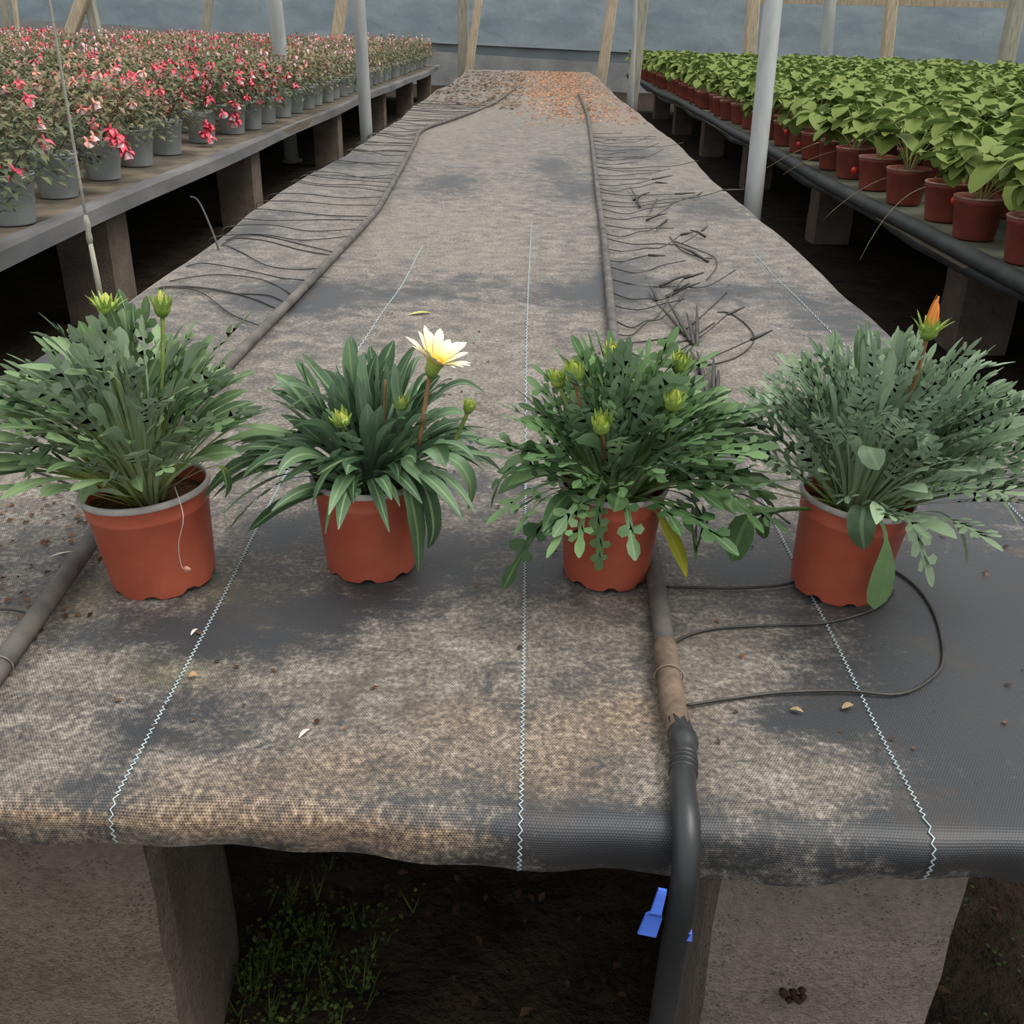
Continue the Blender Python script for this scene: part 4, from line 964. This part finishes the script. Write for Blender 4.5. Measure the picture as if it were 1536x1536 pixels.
def joined_flowers(seed, kinds, n, R_, Hh):
    r = random.Random(seed); b = MB()
    mats = [M['fuchsia_pink'], M['fuchsia_white'], M['fuchsia_salmon'], M['fuchsia_mauve']]
    for i in range(n):
        a = r.uniform(0,6.28); el = r.random()**.6; rr = R_*r.uniform(.5,1.1)*math.sqrt(max(0,1-el*el*.75)); p = Vector((rr*math.cos(a), rr*math.sin(a), .15+Hh*el*1.05))
        b.cur = r.choice(kinds); s = r.uniform(.014,.024); d = Vector((r.uniform(-.5,.5), r.uniform(-.5,.5), -1)).normalized()
        small_leaf(b, p, (d+Vector((math.cos(a)*.8,math.sin(a)*.8,0))).normalized(), s*1.6, s, .5); small_leaf(b, p, (d-Vector((math.sin(a)*.8,math.cos(a)*.8,0))).normalized(), s*1.6, s, .5); small_leaf(b, p, d, s*2, s*.9, .5)
    return b.mesh('flowers', mats)
FV = [fuchsia_meshes(100+i, h) for i, h in enumerate((.22,.3,.38,.30,.45,.52))]
JF = [joined_flowers(50+i, k, n, FV[i][2], FV[i][3]) for i, (k, n) in enumerate((([0,2,2],11), ([2,3,3],13), ([0,0,1],13), ([2,3,1],14), ([3,3,2],6), ([2,3],4)))]
ptmp = bpy.data.objects.new('tmp', None)
def pot_meshes(R_, H, mat, rim, n=20):
    b = MB(); b.lathe([(R_*.76,0),(R_*.78,.004),(R_*.95,H*.84),(R_*.985,H*.86),(R_,H*.99),(R_*.95,H),(R_*.9,H*.85)], n); b.face(*range(n-1,-1,-1))
    p = b.mesh('pot', mat)
    b = MB(); b.lathe([(R_*1.0,H*.95),(R_*1.035,H*.965),(R_*1.035,H*.995),(R_*1.0,H*1.01),(R_*.95,H*1.0)], n); q = b.mesh('rim', rim)
    b = MB(); rg = b.lathe([(R_*.93,H*.88),(R_*.5,H*.9)], n); b.face(*rg[-1]); s = b.mesh('soil', M['pot_soil'])
    return p, q, s
GP = pot_meshes(.079, .145, M['greypot'], M['greypot'])
BP = pot_meshes(.078, .125, M['brownpot'], M['brownrim'])
r = random.Random(2024)
def px_of(p):
    c = R3 @ (Vector(p)-CAM)
    if c.z < .1: return None
    return 768+F_PX*c.x/c.z, 768+F_PX*c.y/c.z, c.z
fspots = []
front_p = [PZ(*q) for q in ((-60,385), (22,336), (90,296), (157,269), (207,249), (252,232), (304,214), (350,201), (376,194), (398,185), (422,176))]
front_y = [q.y for q in front_p]
y = front_y[-1]+.36
while y < 16.2: front_y.append(y); y += .36
for i, y in enumerate(front_y): fspots.append((front_p[i].x if i < len(front_p) else -1.635+r.uniform(-.015,.015), y, 0))
for row in range(1, 7):
    y = 2.2 + (row % 2)*.19
    while y < 16.2: fspots.append((-1.635-.345*row+r.uniform(-.02,.02), y+r.uniform(-.04,.04), row)); y += .385
for row in range(7, 24):
    y = 5.0 + (row % 2)*.2
    while y < 18.6:
        x = -1.635-.345*row-.25
        if x > -11.3: fspots.append((x+r.uniform(-.03,.03), y+r.uniform(-.05,.05), row))
        y += .40
vis = []
for x, y, row in fspots:
    q = px_of((x, y, ZT+.2))
    if q and -450 < q[0] < 1700: vis.append((q[2] + (100 if q[0] < -110 else 0), x, y, row, q))
vis.sort()
FPOST, SPOST = PX(549,190,-1.16).y, PX(1134,260,1.03).y
rest = []
for i, (z, x, y, row, q) in enumerate(vis):
    if i >= 300 or z > 90: rest.append((x, y, row)); continue
    v = r.randrange(6) if z > 5.5 else r.choice((0,1,2,0,2))
    if row <= 1 and 7.0 < y: v = r.choice((3,4,5,4))
    fm, sm, R_, Hh = FV[v]; sc = r.uniform(.9,1.1); rz = r.uniform(0,6.28)
    if row == 0: lab = ('pink-flowered' if y < 7 else 'faded') + ' fuchsia in the board edge row, ' + order(y, front_y, FPOST)
    elif x > -4: lab = 'fuchsia in a grey pot, ' + WORDS[row] + ' row from the board edge'
    else: lab = 'fuchsia on the wide far bench, in its ' + WORDS[row-7] + ' row'
    t = thing('potted_fuchsia', lab, 'potted plant', (x, y, ZT+.003), (0,0,rz), 'fuchsias along the board edge' if row == 0 else ('fuchsias behind the edge row' if x > -4 else 'fuchsias on the far bench'))
    t.scale = (1,1,1)
    link('pot', GP[0], t)
    if z < 9: link('rim', GP[1], t); link('soil', GP[2], t)
    fo = link('foliage', fm, t, scale=(sc,sc,sc*r.uniform(.9,1.1))); fo['kind'] = 'stuff'
    if z < 7: link('stems', sm, t)
    if z < 6.2:
        nf = r.randint(15,20) if (row <= 1 and 4.9 < y < 6.6) else r.randint(3,7); kinds = (0,1,0,0) if (row <= 1 and 4.6 < y) else (2,2,0,1)
        for k in range(nf):
            a = r.uniform(0,6.28); el = r.random()**.8; rr = R_*r.uniform(.85,1.12)*math.sqrt(max(0,1-el*el*.8))
            link('flower', FLM[r.choice(kinds)], t, (rr*math.cos(a), rr*math.sin(a), .15+Hh*el), (r.uniform(-.5,.5), r.uniform(-.5,.5), r.uniform(0,6.28)))
    else:
        f2 = link('flowers', JF[v], t, scale=(sc,sc,sc)); f2['kind'] = 'stuff'
def far_mass(name, spots, mesh_pick, label, mats_merge):
    b = MB(); mats = []; 
    for (x, y, row) in spots:
        a = r.uniform(0,6.28); ca, sa = math.cos(a), math.sin(a)
        for me in mesh_pick():
            off = len(b.v); mi = []
            for mt in me.materials:
                if mt not in mats: mats.append(mt)
                mi.append(mats.index(mt))
            uvl = me.uv_layers[0].data; uvs = {}
            for lp in me.loops: uvs[lp.vertex_index] = tuple(uvl[lp.index].uv)
            for k, v in enumerate(me.vertices):
                c = v.co; b.vert((x+c.x*ca-c.y*sa, y+c.x*sa+c.y*ca, ZT+.003+c.z), uvs.get(k,(.5,.5)))
            for p in me.polygons: b.cur = mi[p.material_index]; b.face(*[off+k for k in p.vertices])
    return tag(b.build(name, mats), label, 'plants', None, 'stuff')
def fpick():
    v = r.randrange(6); return (FV[v][0], JF[v], GP[0])
if rest: far_mass('fuchsia_mass', rest, fpick, 'mass of pale pink potted fuchsias filling the rest of the benches', None)
# two long flower sprays that hang out of the nearest pots
def spray(px, py, ex, ey, y):
    a = PY(px, py, y); c = PY(ex, ey, y-.02); t = thing('fuchsia_spray', 'pink and white fuchsia spray hanging past a grey pot', 'flowers', c, group='hanging fuchsia sprays')
    b = MB(); b.tube([p-c for p in bez(a, a.lerp(c,.5)+UP*.02, c, 6)], .0018, 5); b.build('stem', M['stem_brown'], t)
    for k in range(6):
        p = a.lerp(c, .35+.13*k)-c + Vector((r.uniform(-.015,.015), r.uniform(-.02,.0), r.uniform(-.01,.01))); link('flower', FLM[0 if k % 2 else 1], t, p, (r.uniform(-.4,.4), r.uniform(-.6,0), r.uniform(0,6)), (1.15,1.15,1.15))
spray(160,170,190,215,3.90); spray(305,165,316,200,5.20); spray(350,130,352,178,5.6)

# ------------------------------------------------------------------ strawberries
def straw_leaf(seed):
    r = random.Random(seed); b = MB(); h = r.uniform(.10,.19); out = r.uniform(.04,.14)
    b.cur = 1; top = Vector((out, 0, h)); b.tube(bez(Vector((.008,0,0)), Vector((out*.35,0,h*.75)), top, 4), .0016, 4, False)
    b.cur = 0
    for a in (-1.25, 0, 1.25):
        d = Vector((math.cos(a), math.sin(a), r.uniform(-.7,.5))).normalized(); l = r.uniform(.062,.095); w = l*.44; P = []
        path = [top + d*l*t - UP*l*.35*t*t for t in (0, .2, .45, .7, .9, 1.0)]
        sweep(b, path, [.002, w*.7, w, w*.92, w*.5, w*.1], UP, .3, .12, r.random())
    return b.mesh('leaf', [M['straw_leaf'], M['straw_stem']])
SL = [straw_leaf(300+i) for i in range(8)]
def joined_straw(seed):
    r = random.Random(seed); b = MB()
    for k in range(18):
        me = r.choice(SL); a = r.uniform(0,6.28); ca, sa = math.cos(a), math.sin(a); s = r.uniform(.75,1.1); off = len(b.v)
        uvl = me.uv_layers[0].data; uvs = {}
        for lp in me.loops: uvs[lp.vertex_index] = tuple(uvl[lp.index].uv)
        for i, v in enumerate(me.vertices): c = v.co*s; b.vert((c.x*ca-c.y*sa, c.x*sa+c.y*ca, c.z+.11), uvs.get(i,(.5,.5)))
        for p in me.polygons: b.cur = p.material_index; b.face(*[off+i for i in p.vertices])
    return b.mesh('foliage', [M['straw_leaf'], M['straw_stem']])
JS = [joined_straw(400+i) for i in range(6)]
def berry_mesh():
    b = MB(); b.lathe([(.001,.0),(.008,-.002),(.0125,-.010),(.010,-.020),(.004,-.028),(.0005,-.030)], 10); 
    return b.mesh('fruit', M['berry'])
BERRY = berry_mesh()
spots = []
yy = 2.52
while yy < 14.4: spots.append((1.385+r.uniform(-.02,.02), yy+r.uniform(-.03,.03), 0)); yy += .335
for row in range(1, 26):
    yy = 2.0+(row % 2)*.15; x = 1.385+.27*row
    ylim = 14.3 - 0.62*(x-1.385)
    while yy < ylim: spots.append((x+r.uniform(-.03,.03), yy+r.uniform(-.04,.04), row)); yy += .30
vis = []
for x, y, row in spots:
    q = px_of((x, y, ZT+.2))
    if q and -50 < q[0] < 2200 and x < 8.1: vis.append((q[2] + (100 if q[0] > 1640 else 0), x, y, row))
vis.sort(); rest = []; sedge = [q[2] for q in vis if q[3] == 0 and q[0] < 90]
for i, (z, x, y, row) in enumerate(vis):
    if i >= 300 or z > 90: rest.append((x, y, row)); continue
    t = thing('potted_strawberry', ('potted strawberry in the black-edge row, ' + order(y, sedge, SPOST)) if row == 0 else 'strawberry plant in a brown pot, ' + WORDS[row] + ' row from the black bench edge', 'potted plant', (x, y, ZT+.003), (0,0,r.uniform(0,6.28)), 'strawberries along the bench edge' if row == 0 else 'strawberries behind the edge row')
    link('pot', BP[0], t)
    if z < 8: link('rim', BP[1], t); link('soil', BP[2], t)
    if z < 6.6:
        for k in range(r.randint(14,18)):
            s = r.uniform(.75,1.1); link('leaf', r.choice(SL), t, (0,0,.11), (r.uniform(-.3,.3), r.uniform(-.3,.25), r.uniform(0,6.28)), (s,s,s))
        if row <= 1 and r.random() < .5:
            for k in range(r.randint(1,2)):
                a = r.uniform(0,6.28); link('fruit', BERRY, t, (.088*math.cos(a), .088*math.sin(a), .10+r.uniform(-.02,.02)))
    else:
        f2 = link('foliage', r.choice(JS), t); f2['kind'] = 'stuff'
if rest: far_mass('strawberry_mass', rest, lambda: (r.choice(JS), BP[0]), 'mass of green potted strawberries filling the rest of the black-edged bench', None)
# runners trailing over the black bench edge
for (a, m_, c) in (((1400,240),(1345,300),(1290,390)), ((1350,260),(1300,290),(1235,330)), ((1260,225),(1220,255),(1175,262)), ((1230,215),(1200,245),(1150,252))):
    A_ = PX(*a, 1.36); B_ = PX(*m_, 1.27); C_ = PX(*c, 1.19)
    b = MB(); b.tube([p for p in bez(Vector((A_.x, A_.y, ZT+.10)), Vector((1.25, B_.y, ZT+.07)), C_, 8)], .0016, 5)
    tag(b.build('strawberry_runner', M['dry']), 'dry strawberry runner trailing over the black bench edge', 'runner', 'runners over the black bench edge')

# ------------------------------------------------------------------ posts, braces, twine
def post(name, label, P0, P1, rad, mat, square=False, group=None, flange=False):
    """P0 low point, P1 high point on the axis; run on down to the floor and up to the roof"""
    d = (P1-P0).normalized(); a = P0 - d*((P0.z+.01)/d.z); c = P0 + d*((3.1-P0.z)/d.z)
    t = thing(name, label, 'post', a, group=group); b = MB()
    if square:
        Q = UP.rotation_difference(d).to_matrix(); L_ = (c-a).length; rows = 12; rr = random.Random(int(P0.x*100)); ids = []
        for i in range(rows+1):
            z = L_*i/rows; w = rad*(1+rr.uniform(-.05,.05)); e = rad*.18
            ids.append([b.vert(Q @ Vector((x, y, z))) for x, y in ((w-e,-w),(w,-w+e),(w,w-e),(w-e,w),(-w+e,w),(-w,w-e),(-w,-w+e),(-w+e,-w))])
        for i in range(rows):
            for k in range(8): b.face(ids[i][k], ids[i][(k+1)%8], ids[i+1][(k+1)%8], ids[i+1][k])
        b.face(*ids[0][::-1]); b.face(*ids[-1])
        b.build('timber', mat, t, False)
    else:
        b.tube([(c-a)*(i/8) for i in range(9)], rad, 18); b.build('pipe', mat, t)
        b = MB(); b.tube([Vector((0,0,.005)), Vector((0,0,.03))], rad*1.5, 18); b.build('collar', M['concrete'], t)
    return t
post('support_post', 'galvanised pipe post between the centre bench and the fuchsias', PX(549,190,-1.16), PX(538,0,-1.16), .043, M['galv'], group='galvanised support posts')
post('support_post', 'galvanised pipe post between the centre bench and the strawberries', PX(1134,260,1.03), PX(1160,0,1.05), .042, M['galv'], group='galvanised support posts')
post('support_post', 'pale pipe post standing among the fuchsias', PY(419,65,8.4), PY(412,0,8.4), .055, M['galv'], group='galvanised support posts')
def tpost(label, x1, y1, x0, y0, Y, wpx, mat):
    p = PY(x1, y1, Y); return post('timber_post', label, p, PY(x0, y0, Y), wpx*px_of(p)[2]/F_PX/2, mat, True, 'timber posts of the greenhouse frame')
tpost('upright weathered timber post at the left side of the far end of the centre bench', 695, 100, 695, 0, 16.0, 15, M['greytimber'])
tpost('slanted pale timber brace beside the upright timber at the far end of the centre bench', 704, 100, 718, 0, 15.75, 12, M['timber'])
tpost('slanted pale timber at the right side of the far end of the centre bench', 901, 125, 919, 0, 15.6, 15, M['timber'])
tpost('weathered timber post tied to a thin pipe by the far strawberries', 952, 115, 964, 0, 11.0, 16, M['greytimber'])
post('support_post', 'thin pipe post tied to the weathered timber by the far strawberries', PY(947,165,10.6), PY(951,60,10.6), .02, M['galv'], group='galvanised support posts')
tpost('pale timber post behind the strawberries next to the nearest pipe post', 1125, 75, 1130, 0, 14.6, 17, M['timber'])
post('support_post', 'pipe post rising behind the strawberries between two timber posts', PY(1239,82,13.6), PY(1245,0,13.6), .075, M['galv'], group='galvanised support posts')
tpost('stained timber post rising behind the strawberries', 1329, 88, 1338, 0, 13.4, 15, M['timber'])
tpost('weathered leaning timber post at the wide end of the strawberries', 1507, 98, 1527, 0, 12.4, 20, M['greytimber'])
tpost('pale timber brace leaning away from its pair among the fuchsias', 106, 50, 124, 0, 14.5, 16, M['timber'])
tpost('greenish timber brace leaning against the pale brace among the fuchsias', 146, 55, 134, 0, 14.6, 14, M['greytimber'])
tpost('slender grey timber post far behind the fuchsias', 309, 40, 314, 0, 17.5, 10, M['greytimber'])
tpost('pale leaning timber post between the two pipe posts of the fuchsias', 505, 60, 513, 0, 15.8, 16, M['timber'])
tpost('weathered timber post far behind the outermost fuchsias', 9, 33, 7, 0, 17.6, 10, M['greytimber'])
tpost('thin pale timber pole far behind the outermost fuchsias', 25, 33, 21, 0, 17.5, 6, M['timber'])
pa, pb = PY(1128, 0, 14.75), PY(1560, 8, 13.0)
b = MB(); d = (pb-pa); Q = Vector((1,0,0)).rotation_difference(d.normalized()).to_matrix().to_4x4(); Q.translation = pa
b.box((0,-.03,-.035), (d.length,.03,.035), Q); tag(b.build('timber_rail', M['timber'], None, False), 'pale horizontal timber rail fixed across the posts behind the strawberries', 'rail')

tw = PZ(150, 452, ZT); top = PX(64, -60, tw.x-.02)
t = thing('support_twine', 'grey twine hung from the roof and knotted at the bench edge', 'twine', tw)
d = (top-tw); full = d*(2.55/d.z)
b = MB(); P = [full*(i/20) for i in range(21)]; b.tube(P[1:], .0032, 6); b.build('strand', M['twine'], t)
b = MB(); kz = .165; kp = full*(kz/full.z)
b.tube([kp-full.normalized()*.045, kp-full.normalized()*.03, kp-full.normalized()*.015, kp, kp+full.normalized()*.02], [.005,.0075,.006,.008,.004], 8); b.build('knot', M['twine'], t)
b = MB(); b.tube([Vector((.004,0,-.02)), Vector((.002,0,.06)), kp-full.normalized()*.03], [.0065,.0065,.005], 8); b.build('wooden_toggle', M['greytimber'], t)
